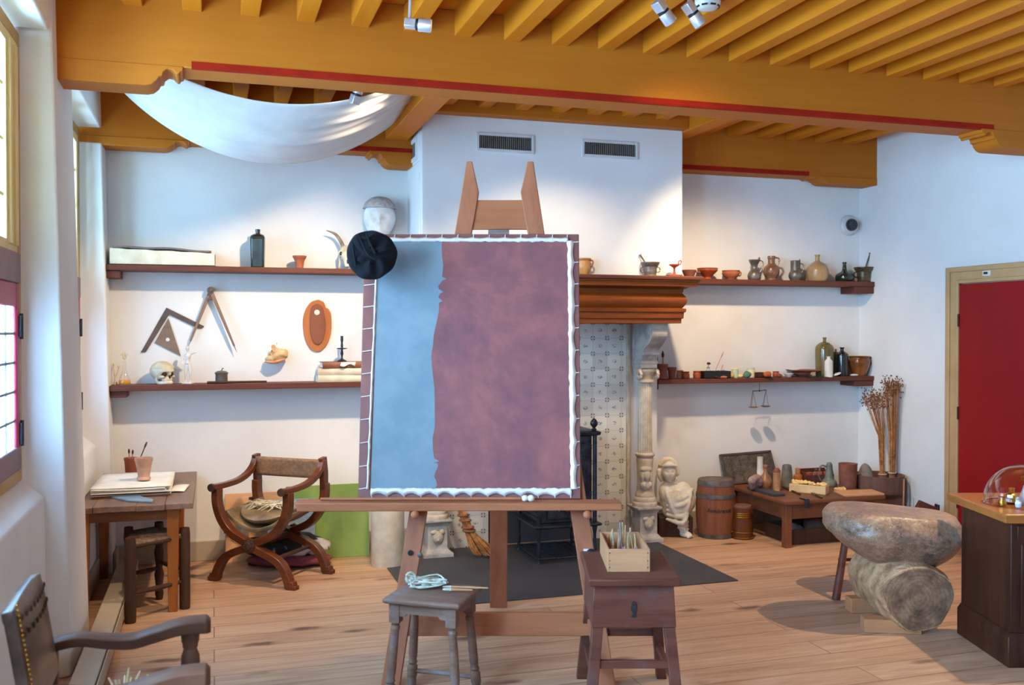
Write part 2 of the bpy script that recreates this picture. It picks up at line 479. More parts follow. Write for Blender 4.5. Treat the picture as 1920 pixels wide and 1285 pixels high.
# skirtings
struct(MB().box(-.66, 1.5, YB - .025, YB, 0, .145).build('baseboard_back', M_beige, bevel=.004))
struct(MB().box(3.5, XR, YB - .025, YB, 0, .145).build('baseboard_rear', M_beige, bevel=.004))
struct(MB().box(XR - .025, XR, 6.36, YB, 0, .145).build('baseboard_right', M_beige, bevel=.004))
b = MB(); b.box(-.78, -.745, 5.83, 7.19, 0, .145); b.box(XL(0), XL(0) + .02, 7.19, YB, 0, .145); b.box(XL(0), XL(0) + .02, 5.1, 5.83, 0, .0)
struct(b.build('baseboard_left', M_beige, bevel=.004))
b = MB(); b.box(-.62, -.51, 1.2, 7.08, .02, .125); b.box(-.505, -.498, 1.2, 7.08, .03, .115); b.box(-.60, -.53, 1.2, 7.08, 0, .02)
struct(b.build('trim_1', M_beige, bevel=.006))

# door in the right wall
d = MB(); DY0, DY1, DZ = 5.29, 6.175, 2.07
for y0, y1, z0, z1 in ((DY1, DY1 + .13, 0, DZ + .10), (DY0 - .13, DY0, 0, DZ + .10), (DY0, DY1, DZ, DZ + .10)):
    d.box(XR - .03, XR + .01, y0, y1, z0, z1)
for y0, y1, z0, z1 in ((DY1 + .09, DY1 + .135, 0, DZ + .13), (DY0 - .135, DY0 - .09, 0, DZ + .13), (DY0 - .09, DY1 + .09, DZ + .09, DZ + .13)):
    d.box(XR - .045, XR + .01, y0, y1, z0, z1)
for y0, y1, z0, z1 in ((DY1 - .0, DY1 + .03, 0, DZ + .029), (DY0, DY1 - .001, DZ - .001, DZ + .029)):
    d.box(XR - .04, XR + .01, y0, y1, z0, z1)
door = struct(d.build('door_1', M_cream_trim, bevel=.006))
l = MB(); l.box(XR - .03, XR - .002, DY0 + .004, DY1 - .004, .01, DZ - .006)
struct(l.build('door_leaf', M_door, door, bevel=.003))
h = MB()
for z in (.35, 1.05, 1.78): h.tube([(XR - .036, DY1 - .002, z - .05), (XR - .036, DY1 - .002, z + .05)], .008)
struct(h.build('hinge', M_darkwood, door))
s = MB().box(XR - .038, XR - .030, 5.85, 5.93, DZ + .045, DZ + .085).build('door_sign', M_white, bevel=.003)
tag(s, 'tiny white plate with a dark mark on the cream lintel over the red door', 'sign')
MB().box(XR - .0395, XR - .0375, 5.875, 5.915, DZ + .058, DZ + .075).build('sign_mark', M_black, s)

# ------------------------------------------------------------------ ceiling timbers
def corbel_profile(x0, x1, z0, zt, side):
    """stepped ogee end; side=+1: the shaped end looks to +x"""
    kz = (zt - z0) / .109
    L = [(a, c * kz) for a, c in [(0, 0), (.03, .008), (.055, .03), (.065, .05), (.08, .052), (.085, .075), (.105, .092), (.13, .088), (.148, .068), (.16, .068), (.165, .082), (.178, .084), (.182, .109)]]
    p = [(x0, z0)] + [(x1 - .182 + a, z0 + c) for a, c in L] + [(x0, zt)]
    return p if side > 0 else [(x0 + x1 - a, c) for a, c in p]
def beam(y0, y1, xa, xb, corbels, zb, red=True, rx=None):
    o = struct(MB().box(xa, xb, y0, y1, zb, ZC).build('ceiling_beam', M_ochre, bevel=.006))
    if red:
        r = MB(); r.prism([(y0 - .004, zb + .004), (y0 - .004, zb + .034), (y0 + .004, zb + .034), (y0 + .02, zb - .003), (y0 + .004, zb - .003)], rx[0], rx[1], 'x')
        struct(r.build('red_chamfer', M_red, o))
    for x0, x1, side, dz in corbels:
        struct(MB().prism(corbel_profile(x0, x1, zb - dz, zb + .004, side), y0 - .004, y1 - .03).build('corbel', M_ochre, o, bevel=.004))
    return o
beam(Y1, Y1b, -1.0, 5.66, [(-.95, -.14, 1, .105), (4.90, 5.66, -1, .115)], ZBM, True, (-.10, 5.0))
beam(Y2, YB - .002, -1.0, 5.66, [(-1.0, -.15, 1, .06), (1.12, 1.45, -1, .10), (4.98, 5.66, -1, .055)], 3.045, True, (.4, 4.94))
beam(2.88, 3.14, -1.0, 5.66, [], ZBM, False)
JX0, JD = -.142, .2855
for k in range(-1, 20):
    x = JX0 + k * JD
    struct(MB().box(x, x + .095, 3.14, Y1, ZJ, ZC).build('ceiling_joist', M_ochre_y, bevel=.004))
for k in range(-1, 20):
    x = JX0 + k * JD
    if 1.15 < x + .05 < 1.5 or 3.5 < x + .05 < 3.75: continue
    y2 = 6.80 if 1.4 < x < 3.6 else Y2
    struct(MB().box(x, x + .095, Y1b, y2, ZJ, ZC).build('ceiling_joist', M_ochre_y, bevel=.004))
struct(MB().box(1.245, 1.415, Y1b, Y2 + .01, 3.14, ZC).build('trimmer_beam', M_ochre_y, bevel=.006))
struct(MB().box(3.57, 3.72, Y1b, Y2 + .01, 3.27, ZC).build('trimmer_beam', M_ochre_y, bevel=.006))
struct(MB().box(1.415, 3.57, 6.79, 6.91, 3.285, ZC).build('trimmer_beam', M_ochre, bevel=.005))

# ------------------------------------------------------------------ chimney breast, fireplace and mantel
CX0, CX1, CYF = 1.46, 3.57, 6.90
cb = MB(); cb.box(CX0, CX1, CYF, YB, 2.1185, 3.30)
wc = struct(cb.build('wall_chimney', M_plaster, bevel=.006))
pn = MB()
for z0, z1 in ((2.95, 3.16), (2.40, 2.86)):
    pn.box(CX0 - .008, CX0 + .01, 6.97, 7.36, z0, z1)
struct(pn.build('access_panel', M_plaster, wc, bevel=.004))
fb = MB(); fb.box(1.5, 2.04, 7.25, YB, 0, 1.754); fb.box(2.82, 3.52, 7.25, YB, 0, 1.754); fb.box(2.04, 2.82, 7.25, YB, 1.1, 1.754)
struct(fb.build('wall_fireplace', M_plaster))

def tile_mat():
    m = NT('delft tiles'); t = m.n('ShaderNodeTexCoord'); sep = m.n('ShaderNodeSeparateXYZ'); m.l(t.outputs['Object'], sep.inputs[0])
    T = .126
    ux = m.math('DIVIDE', sep.outputs[0], T); uz = m.math('DIVIDE', sep.outputs[2], T)
    fx = m.math('FRACT', ux); fz = m.math('FRACT', uz)
    ax = m.math('ABSOLUTE', m.math('SUBTRACT', fx, .5)); az = m.math('ABSOLUTE', m.math('SUBTRACT', fz, .5))
    dx = m.math('SUBTRACT', .5, ax); dz = m.math('SUBTRACT', .5, az)
    def blob(cx, cz, r):
        q = m.math('ADD', m.math('POWER', m.math('SUBTRACT', dx, cx), 2), m.math('POWER', m.math('SUBTRACT', dz, cz), 2))
        return m.math('LESS_THAN', q, r * r)
    corner = m.math('MAXIMUM', blob(.085, .085, .052), m.math('MAXIMUM', blob(.045, .15, .016), blob(.15, .045, .016)))
    cmb = m.n('ShaderNodeCombineXYZ'); m.l(m.math('FLOOR', ux), cmb.inputs[0]); m.l(m.math('FLOOR', uz), cmb.inputs[1])
    wn = m.n('ShaderNodeTexWhiteNoise'); wn.noise_dimensions = '3D'; m.l(cmb.outputs[0], wn.inputs['Vector'])
    off = m.n('ShaderNodeVectorMath', operation='SCALE'); off.inputs['Scale'].default_value = 7; m.l(wn.outputs['Color'], off.inputs[0])
    ad = m.n('ShaderNodeVectorMath', operation='ADD'); c2 = m.n('ShaderNodeCombineXYZ'); m.l(fx, c2.inputs[0]); m.l(fz, c2.inputs[1])
    m.l(c2.outputs[0], ad.inputs[0]); m.l(off.outputs[0], ad.inputs[1])
    nn = m.noise(ad.outputs[0], 9, 3, .6)
    rad = m.math('SQRT', m.math('ADD', m.math('POWER', m.math('MULTIPLY', ax, .8), 2), m.math('POWER', m.math('MULTIPLY', az, 1.1), 2)))
    mid = m.math('MULTIPLY', m.math('LESS_THAN', rad, .13), m.math('GREATER_THAN', nn, .49))
    seam = m.math('MAXIMUM', m.math('LESS_THAN', dx, .008), m.math('LESS_THAN', dz, .010))
    base = m.ramp(wn.outputs['Value'], [(0, S(196, 190, 180)), (1, S(222, 218, 208))])
    c = m.mix(m.math('MULTIPLY', seam, .55), base, S(96, 88, 80))
    c = m.mix(m.math('MULTIPLY', corner, .8), c, S(48, 58, 96))
    c = m.mix(m.math('MULTIPLY', mid, .6), c, S(60, 72, 112))
    m.l(c, m.b.inputs['Base Color']); m.b.inputs['Roughness'].default_value = .22
    m.bump(m.math('SUBTRACT', 1, seam), .3, .002)
    return m.m
M_tile = tile_mat()
for nm, x0, n in (('left', 2.04 - .4, 0), ('right', 2.815, 1)):
    o = MB().box(0, .42, 0, .012, 0, 1.754).build('tile_panel', M_tile, None, (x0, 7.238, 0))
    o['kind'] = 'structure'
struct(MB().box(2.05, 2.82, 7.30, 7.33, 0, 1.12).build('fireback', M_charcoal))
struct(MB().box(3.236, 3.262, 7.215, 7.26, 0, 1.754).build('trim_2', M_stone, bevel=.004))

# mantel: moulded shelf with mitred returns
mt = thing('mantel', 'carved dark red brown wooden mantel over the tiled fireplace', 'mantel', (0, 0, 0))
def mring(o, z): return [(1.5 - o, 6.80 - o, z), (3.45 + o, 6.80 - o, z), (3.45 + o, YB - .003, z), (1.5 - o, YB - .003, z)]
tors = [(.045 + .028 * math.sin(PI * k / 10), 1.875 + .115 * k / 10) for k in range(11)]
mp = [(.03, 1.755), (.04, 1.757), (.04, 1.79), (.052, 1.795), (.055, 1.84), (.066, 1.845), (.068, 1.868), (.045, 1.874)] + tors + [(.045, 1.993), (.05, 2.0), (.052, 2.02), (.085, 2.035)]
MB().loft([mring(o, z) for o, z in mp]).build('frieze', M_mantel, mt, sharp=35)
mp = [(.085, 2.0352), (.13, 2.04), (.135, 2.07), (.145, 2.078), (.145, 2.088)]
MB().loft([mring(o, z) for o, z in mp]).build('cornice', M_mantel, mt, sharp=35)
mp = [(.15, 2.0882), (.165, 2.092), (.168, 2.108), (.16, 2.118)]
MB().loft([mring(o, z) for o, z in mp]).build('mantel_top', M_shelf, mt, sharp=35)
ZM = 2.118

def head_fn(w, dp, h, nose=.11, soft=1.0):
    def fn(q, p):
        x, y, z = q
        p = Vector((q.x * w / 2, q.y * dp / 2, q.z * h / 2))
        if z < .05: p.x *= 1 - .34 * min(1, (.05 - z)) ** 1.2
        g = lambda cx, cz, sx, sz: math.exp(-((x - cx) / sx) ** 2 - ((z - cz) / sz) ** 2) if y < 0 else 0
        f = 0
        f += -nose * g(0, -.14, .10, .13) - .5 * nose * g(0, .05, .07, .14)
        f += .09 * soft * (g(-.36, .10, .17, .10) + g(.36, .10, .17, .10))
        f += -.035 * soft * (g(-.34, .26, .25, .07) + g(.34, .26, .25, .07))
        f += -.05 * g(0, -.43, .17, .05) + .03 * g(0, -.48, .20, .02) - .045 * g(0, -.53, .15, .04)
        f += -.08 * g(0, -.78, .20, .14) + .05 * g(0, -.64, .18, .05)
        f += -.03 * (g(-.5, -.2, .2, .2) + g(.5, -.2, .2, .2))
        p.y += f * dp
        if y > 0 and z < -.2: p.y *= 1 - .4 * (-.2 - z)
        return p
    return fn

def column(x, y, label):
    t = thing('fireplace_column', label, 'column', (x, y, 0), 0, 'stone columns under the mantel')
    b = MB()
    b.box(-.115, .115, -.115, .115, 0, .035); b.loft([[(a * r, c * r, z) for a, c in ((-1, -1), (1, -1), (1, 1), (-1, 1))] for r, z in ((.105, .035), (.082, .06), (.076, .07), (.076, .235), (.082, .242), (.095, .262), (.108, .268), (.108, .285))])
    b.build('pedestal', M_grey_stone, t, bevel=.004)
    r = MB(); r.ell((0, -.078, .15), (.042, .022, .05), 14, 10); r.ell((-.03, -.078, .19), (.025, .014, .02), 10, 8); r.ell((.03, -.078, .19), (.025, .014, .02), 10, 8); r.ell((0, -.085, .135), (.016, .02, .02), 10, 8); r.jitter(.006, 40)
    r.build('relief', M_stone, t)
    MB().lathe([(.098, .285), (.1, .305), (.096, .315), (.088, .322), (.09, .34), (.086, .352), (.078, .36), (.08, .375), (.074, .385), (.07, .40)], 28).build('base_ring', M_stone, t)
    d = MB(); d.lathe(spline([(.068, .40), (.062, .44), (.062, .55), (.066, .62), (.07, .66), (.066, .675), (.078, .69), (.08, .705), (.07, .715)], 3), 28)
    d.build('drum', M_stone, t)
    g = MB(); g.ell((-.012, -.062, .535), (.034, .03, .052), 18, 14, fn=lambda q, p: head_fn(.068, .06, .10)(q, p))
    g.ell((-.012, -.05, .585), (.052, .035, .028), 14, 10); g.ell((-.045, -.045, .53), (.018, .03, .06), 12, 10); g.ell((.024, -.045, .53), (.018, .03, .06), 12, 10)
    g.ell((-.01, -.05, .455), (.055, .03, .045), 14, 10); g.ell((-.035, -.068, .46), (.02, .018, .022), 10, 8); g.ell((.012, -.068, .46), (.02, .018, .022), 10, 8)
    g.jitter(.005, 45, 2)
    g.build('carved_figure', M_stone, t)
    fl = lambda a, h: 1 - .10 * max(0, math.cos(a * 16)) ** 2
    MB().lathe([(.062, .715), (.060, .74), (.054, 1.26), (.054, 1.28)], 96, mod=fl).build('fluted_shaft', M_stone, t, sharp=80)
    MB().lathe([(.062, 1.28), (.075, 1.285), (.075, 1.30), (.06, 1.305), (.064, 1.33), (.08, 1.36), (.092, 1.375), (.092, 1.39)], 28).build('capital', M_stone, t)
    c = MB()
    for sx in (-1, 1):
        c.tube([(sx * .075, -.06 + .03 * math.cos(a), 1.35 + .03 * math.sin(a)) for a in [k * PI / 5 for k in range(11)]], .014, 8)
    c.build('volute', M_stone, t)
    k = MB()
    prof = spline([(.10, 1.39), (-.07, 1.39), (-.085, 1.43), (-.075, 1.46), (-.10, 1.50), (-.11, 1.53), (-.14, 1.56), (-.21, 1.60), (-.265, 1.65), (-.275, 1.70), (-.27, 1.74), (-.285, 1.755)], 3) + [(.10, 1.755)]
    k.prism(prof, -.066, .066, 'x')
    for z, yy in ((1.445, -.09), (1.515, -.115)): k.box(-.075, .075, yy, .09, z - .012, z + .012)
    k.build('console_bracket', M_grey_stone, t, bevel=.006)
    e = MB(); 
    for a in range(5): e.tube([(-.05 + .025 * a, -.12 - .02 * j - .0, 1.56 + .032 * j) for j in range(6)], [.012, .016, .016, .016, .013, .006], 7)
    e.jitter(.004, 50)
    e.build('acanthus', M_stone, t)
column(1.60, 7.08, 'carved stone column left of the hearth, mostly behind the easel')
column(3.33, 7.08, 'carved stone fluted column at the right of the tiled fireplace')

# hearth plate
tag(MB().box(1.18, 3.395, 5.74, 7.235, 0, .008).build('hearth_plate', M_charcoal, bevel=.002), 'dark grey hearth plate lying on the floor before the fireplace', 'mat')

# vents in the chimney
def vent(corners_x, z0, z1, face, label):
    if face == 'front':
        x0, x1 = corners_x; t = thing('air_vent', label, 'vent', (x0, CYF, z0))
        f = MB(); a, b = x1 - x0, z1 - z0
        for q in ((.022, a - .022, 0, .022), (.022, a - .022, b - .022, b), (0, .022, 0, b), (a - .022, a, 0, b)): f.box(q[0], q[1], -.014, .01, q[2], q[3])
        f.build('frame', M_white_metal, t, bevel=.003)
        MB().box(.02, a - .02, -.001, .004, .02, b - .02).build('backing', M_black, t)
        g = MB(); n = 26
        for k in range(n):
            x = .026 + (a - .052) * (k + .5) / n; g.box(x - .003, x + .003, -.011, 0, .02, b - .02)
        g.build('grille', matte('grey grille metal', S(120, 114, 110), S(104, 98, 94), .5, 8, 0), t)
    else:
        y0, y1 = corners_x; t = thing('air_vent', label, 'vent', (CX0, y0, z0))
        f = MB(); a, b = y1 - y0, z1 - z0
        for q in ((.03, a - .03, 0, .03), (.03, a - .03, b - .03, b), (0, .03, 0, b), (a - .03, a, 0, b)): f.box(-.02, 0, q[0], q[1], q[2], q[3])
        f.build('frame', M_plaster, t, bevel=.003)
        MB().box(-.010, -.006, .02, a - .02, .02, b - .02).build('grille', matte('dark grille', S(120, 124, 132), S(90, 94, 100), .5, 90, .2), t)
def zf(px, py): return P(px, py, Y=CYF).z
vent((XY(893, CYF), XY(1001, CYF)), zf(945, 286), zf(945, 251), 'front', 'white framed slotted air vent high on the chimney, over the left easel post')
vent((XY(1090, CYF), XY(1195, CYF)), zf(1142, 297), zf(1142, 264), 'front', 'white framed slotted air vent high on the chimney, near its right corner')
vent((7.02, 7.30), 2.97, 3.14, 'side', 'small grey vent on the narrow left side of the chimney')

# ------------------------------------------------------------------ wall shelves
ZUL, ZLL, ZUR, ZLR, YS = 2.162, 1.315, 2.135, 1.293, 7.22
def shelf(x0, x1, z, t, label, brackets):
    o = MB().box(x0, x1, YS, YB, z - t, z).jitter(.0012, 5).build('wall_shelf', M_shelf, bevel=.004)
    tag(o, label, 'shelf')
    for bx0, bx1, y0, h in brackets:
        MB().box(bx0, bx1, y0, YB, z - t - h, z - t).build('bracket', M_shelf, o, bevel=.004)
shelf(-.715, 1.455, ZUL, .04, 'upper left dark red wall shelf holding the goat skull and square bottle', [(-.71, -.62, YS + .02, .055)])
shelf(-.69, 1.495, ZLL, .042, 'lower left dark red wall shelf holding the human skull and books', [(-.69, -.58, YS + .03, .045)])
shelf(3.575, XR - .001, ZUR, .045, 'upper right dark red wall shelf holding jugs and bowls', [(XR - .2, XR - .002, YS + .01, .06)])
shelf(3.525, XR - .001, ZLR, .038, 'lower right dark red wall shelf crowded with pigment jars', [(XR - .2, XR - .002, YS + .01, .05), (3.53, 3.56, 7.3, .05)])

# device on the back wall, upper right
p = P(1590, 423, Y=YB)
t = thing('motion_sensor', 'round white wall sensor with black glossy centre above the jug shelf', 'sensor', (p.x, YB, p.z))
Mr = Matrix.Rotation(PI / 2, 4, 'X')
MB().lathe([(.095, 0), (.095, .02), (.085, .035), (.06, .045), (0, .05)], 32, M=Mr).build('housing', M_white_metal, t)
MB().lathe([(.056, .042), (.056, .062), (.048, .075), (.02, .082), (0, .083)], 28, M=Mr).build('lens', M_blackglass, t)
# ================================================================== easel, canvas and what hangs on them
ec = G(-.065, 4.55)
es = thing('easel', 'tall reddish pine painting easel carrying the large canvas', 'easel', ec, -YAW)
def ez(z): return .235 * z                      # lean of the front frame (local y at height z)
def half(z): return .56 - .146 * z
def post(sx):
    rings = []
    for z in (0, .45, .83, 1.5, 2.2):
        o = half(z); i = o - (.088 if z > 0 else .09)
        rings.append((z, o, i))
    rings += [(2.32, half(2.32), half(2.32) - .092), (2.44, half(2.44), half(2.44) - .092), (2.608, half(2.608), half(2.608) - .03)]
    m = MB()
    m.loft([[(sx * o, ez(z), z), (sx * i, ez(z), z), (sx * i, ez(z) + .045, z), (sx * o, ez(z) + .045, z)] for z, o, i in rings])
    return m
for sx in (-1, 1): post(sx).build('post', M_easel, es, bevel=.004)
def rail(z0, z1, name, y0, y1, inset=.08, nm=None):
    m = MB(); a, b = half(z0) - inset, half(z1) - inset
    m.hexa([(-a, ez(z0) + y0, z0), (a, ez(z0) + y0, z0), (a, ez(z0) + y1, z0), (-a, ez(z0) + y1, z0), (-b, ez(z1) + y0, z1), (b, ez(z1) + y0, z1), (b, ez(z1) + y1, z1), (-b, ez(z1) + y1, z1)])
    m.build(name, M_easel_h, es, bevel=.004)
rail(2.235, 2.395, 'top_rail', .008, .036)
rail(.225, .33, 'bottom_rail', .008, .04, .03)
rail(1.45, 1.55, 'middle_rail', .01, .035)
MB().hexa([(-.055, .06, 2.36), (.045, .06, 2.36), (.045, .09, 2.36), (-.055, .09, 2.36), (-.07, 1.31, 0), (.035, 1.31, 0), (.035, 1.35, 0), (-.07, 1.35, 0)][4:] +
          [(-.055, .58, 2.36), (.045, .58, 2.36), (.045, .62, 2.36), (-.055, .62, 2.36)]).build('rear_leg', M_easel, es, bevel=.004)
MB().box(-.06, .05, .50, .60, 2.20, 2.23).build('hinge_block', M_oldwood, es)
ZT = .865
# canvas rest board: a loose lath carried by two pegs
tr = thing('canvas_rest', 'long reddish lath across the easel posts on which the canvas stands', 'canvas rest', G(-.065, 4.55 + ez(ZT), ZT), -YAW)
MB().hexa([(-.975, -.125, -.042), (.60, -.125, -.036), (.60, -.012, -.036), (-.975, -.012, -.042), (-.985, -.125, 0), (.595, -.125, 0), (.595, -.012, 0), (-.985, -.012, 0)]).build('lath', M_easel_h, tr, bevel=.005)
MB().box(-.95, .58, -.010, -.002, -.05, -.012).build('back_strip', M_darkwood, tr)
for x in (-.405, .43):
    m = MB(); y = ez(.81)
    m.tube([(x, y - .10, .808), (x, y + .02, .808)], .012, 10); m.ell((x, y - .105, .808), (.021, .021, .021), 14, 10)
    m.build('peg', M_easel_h, es)
kb = MB(); y = ez(.60); kb.lathe([(.026, 0), (.026, .01), (.022, .016), (0, .018)], 20, (.452, y, .605), Matrix.Rotation(PI / 2, 4, 'X')); kb.build('bolt', M_iron, es)
kb = MB(); kb.lathe([(.013, 0), (.013, .008), (0, .012)], 16, (-.385, y - .001, .60), Matrix.Rotation(PI / 2, 4, 'X')); kb.build('bolt', M_pewter, es)
kb = MB(); kb.lathe([(.014, 0), (.014, .002), (0, .003)], 16, (-.432, y - .001, .61), Matrix.Rotation(PI / 2, 4, 'X')); kb.build('peg_hole', M_black, es)
pp = MB(); pp.box(.415, .44, y - .004, y + .002, .60, .63); pp.build('label_patch', M_white, es)

# canvas: local x along the picture, z up its leaning face
CW0, CW1, CH = 1.10, 1.125, 1.375
lean = math.atan(.235)
cv = thing('canvas', 'large primed canvas half blue and half mauve, laced into a brown strainer', 'canvas', G(-.211, 4.55 + ez(ZT) - .012, ZT), -YAW)
RX = Matrix.Rotation(-lean, 4, 'X')
def cvp(u, v, d=0.0):
    """u,v in metres from the lower middle of the canvas, d towards the viewer"""
    return RX @ Vector((u, -d, v))
M_strainer = matte('maroon brown strainer', S(122, 70, 64), S(108, 60, 56), .55, 4, .05)
M_cblue = matte('sky blue ground paint', S(118, 130, 138), S(104, 120, 130), .75, 7, .1)
def mauve_mat():
    m = NT('mauve brown ground paint'); v = m.coord(); n = m.noise(v, 2.2, 6, .62, .6); f = m.noise(v, 9, 5, .65)
    h = m.math('ADD', m.math('MULTIPLY', n, .6), m.math('MULTIPLY', f, .4))
    m.l(m.ramp(h, [(.30, S(96, 56, 62)), (.48, S(126, 68, 69)), (.68, S(160, 88, 80))]), m.b.inputs['Base Color'])
    m.b.inputs['Roughness'].default_value = .7; m.bump(f, .1, .003); return m.m
M_cmauve = mauve_mat()
M_hem = matte('white canvas hem', S(236, 230, 228), S(218, 206, 208), .85, 20, .1)
m = MB()
m.hexa([cvp(-CW0 / 2, 0, -.012), cvp(CW0 / 2, 0, -.012), cvp(CW0 / 2, 0, .012), cvp(-CW0 / 2, 0, .012), cvp(-CW1 / 2, CH, -.012), cvp(CW1 / 2, CH, -.012), cvp(CW1 / 2, CH, .012), cvp(-CW1 / 2, CH, .012)][0:8])
m.build('strainer', M_strainer, cv, bevel=.003)
# painted cloth
uL, uR, vB, vT = -.487, .505, .048, 1.335
brk = [(.048, -.17), (.07, -.16), (.09, -.165), (.11, -.175), (.13, -.17), (.16, -.157), (.175, -.16), (.178, -.182), (.185, -.15), (.20, -.176), (.24, -.183), (.30, -.186), (.36, -.176), (.45, -.178), (.55, -.181),
       (.62, -.190), (.68, -.198), (.73, -.2), (.78, -.192), (.83, -.19), (.9, -.176), (.96, -.165), (1.0, -.166), (1.01, -.148), (1.03, -.17), (1.05, -.162), (1.06, -.145), (1.075, -.168), (1.09, -.172), (1.12, -.15), (1.13, -.128), (1.14, -.152), (1.2, -.147), (1.27, -.155), (1.335, -.157)]
m = MB(); ncol = (8, 12); rows = []
for v, bx in brk:
    # hem of the cloth pulls in between lacing points
    us = [uL + (bx - uL) * k / ncol[0] for k in range(ncol[0] + 1)] + [bx + (uR - bx) * k / ncol[1] for k in range(1, ncol[1] + 1)]
    rows.append([m.bm.verts.new(cvp(u, v, .0165)) for u in us])
for a, b in zip(rows[:-1], rows[1:]):
    for i in range(len(a) - 1):
        m.mi = 0 if i < ncol[0] else 1
        m.face([a[i], a[i + 1], b[i + 1], b[i]])
m.build('painted_cloth', [M_cblue, M_cmauve], cv)
# unpainted scalloped hem and lacing
hem = MB(); laces = []
def scallop(n, fn_edge, fn_out, wide, arch=.62):
    ring_i, ring_o = [], []
    N = n * 8
    for k in range(N + 1):
        s = k / N; ph = (s * n) % 1
        pull = abs(math.sin(PI * ph))
        inn = fn_edge(s, -.004 + .006 * noise.noise(Vector((s * 40, n, 0)))); out = fn_edge(s, wide * (1 - arch * pull * (.75 + .5 * noise.noise(Vector((s * 9, arch, n))))) + .002)
        ring_i.append(inn); ring_o.append(out)
    V = [(hem.bm.verts.new(cvp(*a, .018)), hem.bm.verts.new(cvp(*((a[0] + b[0]) / 2, (a[1] + b[1]) / 2), .024)), hem.bm.verts.new(cvp(*b, .017))) for a, b in zip(ring_i, ring_o)]
    for p, q in zip(V[:-1], V[1:]):
        hem.face([p[0], q[0], q[1], p[1]]); hem.face([p[1], q[1], q[2], p[2]])
    for k in range(n + 1):
        s = min(.995, max(.005, k / n)); a = fn_edge(s, wide); b = fn_out(s)
        laces.append(MB().tube([cvp(*a, .019), cvp((a[0] + b[0]) / 2, (a[1] + b[1]) / 2, .0155), cvp(*b, .0145)], .0022, 6))
scallop(12, lambda s, w: (uL + (uR - uL) * s, vB - w), lambda s: (uL + (uR - uL) * s + .002, .006), .034)
scallop(12, lambda s, w: (uL + (uR - uL) * s, vT + w), lambda s: (uL + (uR - uL) * s + .002, CH - .004), .020, .35)
scallop(11, lambda s, w: (uL - w * .55 - .012 * (1 - s), vB + (vT - vB) * s), lambda s: (-CW0 / 2 - .012 * s + .004, vB + (vT - vB) * s - .006), .018, .35)
scallop(11, lambda s, w: (uR + w, vB + (vT - vB) * s), lambda s: (CW0 / 2 + .012 * s - .004, vB + (vT - vB) * s + .003), .030, .38)
hem.build('hem', M_hem, cv, solid=.002); [l_.build('lace', M_hem, cv) for l_ in laces]

# velvet beret over the upper left corner of the canvas
pb = P(705, 481, Y=4.60)
bp = G((705 - 960) / 1800 * 4.99, 4.84, 1.7 + 139 / 1800 * 4.93)
be = thing('velvet_beret', 'black velvet beret hung on the upper left corner of the canvas', 'beret', bp, -YAW)
def beret(q, p):
    a = math.atan2(p.z, p.x); r = math.hypot(p.x, p.z)
    k = 1 + .012 * math.sin(a * 9 + .6) + .02 * math.sin(a * 3 + 1)
    d = .014 * math.sin(a * 6 + r * 30) * min(1, r / .05) * (1 - .4 * r / .13) + .012 * noise.noise(p * 22)
    return Vector((p.x * k, p.y + (d if q.y < 0 else 0), p.z * k))
def velvet():
    m = NT('black velvet'); m.b.inputs['Base Color'].default_value = S(14, 15, 20); m.b.inputs['Roughness'].default_value = .9
    m.b.inputs['Sheen Weight'].default_value = .5; m.b.inputs['Sheen Roughness'].default_value = .35; m.b.inputs['Sheen Tint'].default_value = S(90, 96, 116)
    m.b.inputs['Specular IOR Level'].default_value = .2
    return m.m
M_velvet = velvet()
b = MB(); b.ell((0, 0, 0), (.127, .058, .124), 56, 36, M=Matrix.Rotation(PI / 2, 4, 'X') @ Matrix.Rotation(-PI / 2, 4, 'X'), fn=beret)
b.build('crown', M_velvet, be, sharp=80)
f = MB()
for pts in ([(-.06, -.05, .10), (-.03, -.072, .04), (.0, -.074, -.01), (.04, -.072, -.03)], [(.10, -.045, .03), (.07, -.064, .015), (.045, -.070, .01)], [(-.09, -.045, .06), (-.08, -.055, 0), (-.07, -.055, -.06)], [(-.02, -.06, .11), (.0, -.068, .06), (.03, -.07, .0)], [(.02, -.06, .1), (-.01, -.064, .08), (-.04, -.06, .085)]):
    f.tube(pts, [.002, .0055, .0055, .002][:len(pts)], 8, n=4)
f.build('fold', M_velvet, be, sharp=80)
MB().tube([(.0, .03, .06), (.03, .07, .09), (.06, .105, .10)], .005, 6, n=3).build('hanging_loop', M_velvet, be)

# mahlstick on the rest
q = thing('mahlstick', 'thin pale mahlstick with two white knobs lying along the canvas foot', 'painting stick', G(-.065, 4.55 + ez(ZT), ZT), -YAW)
MB().tube([(-.87, -.075, .011), (.125, -.085, .016)], .0075, 10).build('stick', M_easel_h, q)
m = MB(); m.ell((.128, -.085, .017), (.017, .017, .016), 14, 10); m.ell((.157, -.085, .017), (.018, .018, .0165), 14, 10); m.jitter(.002, 60); m.build('cloth_knob', M_white, q)

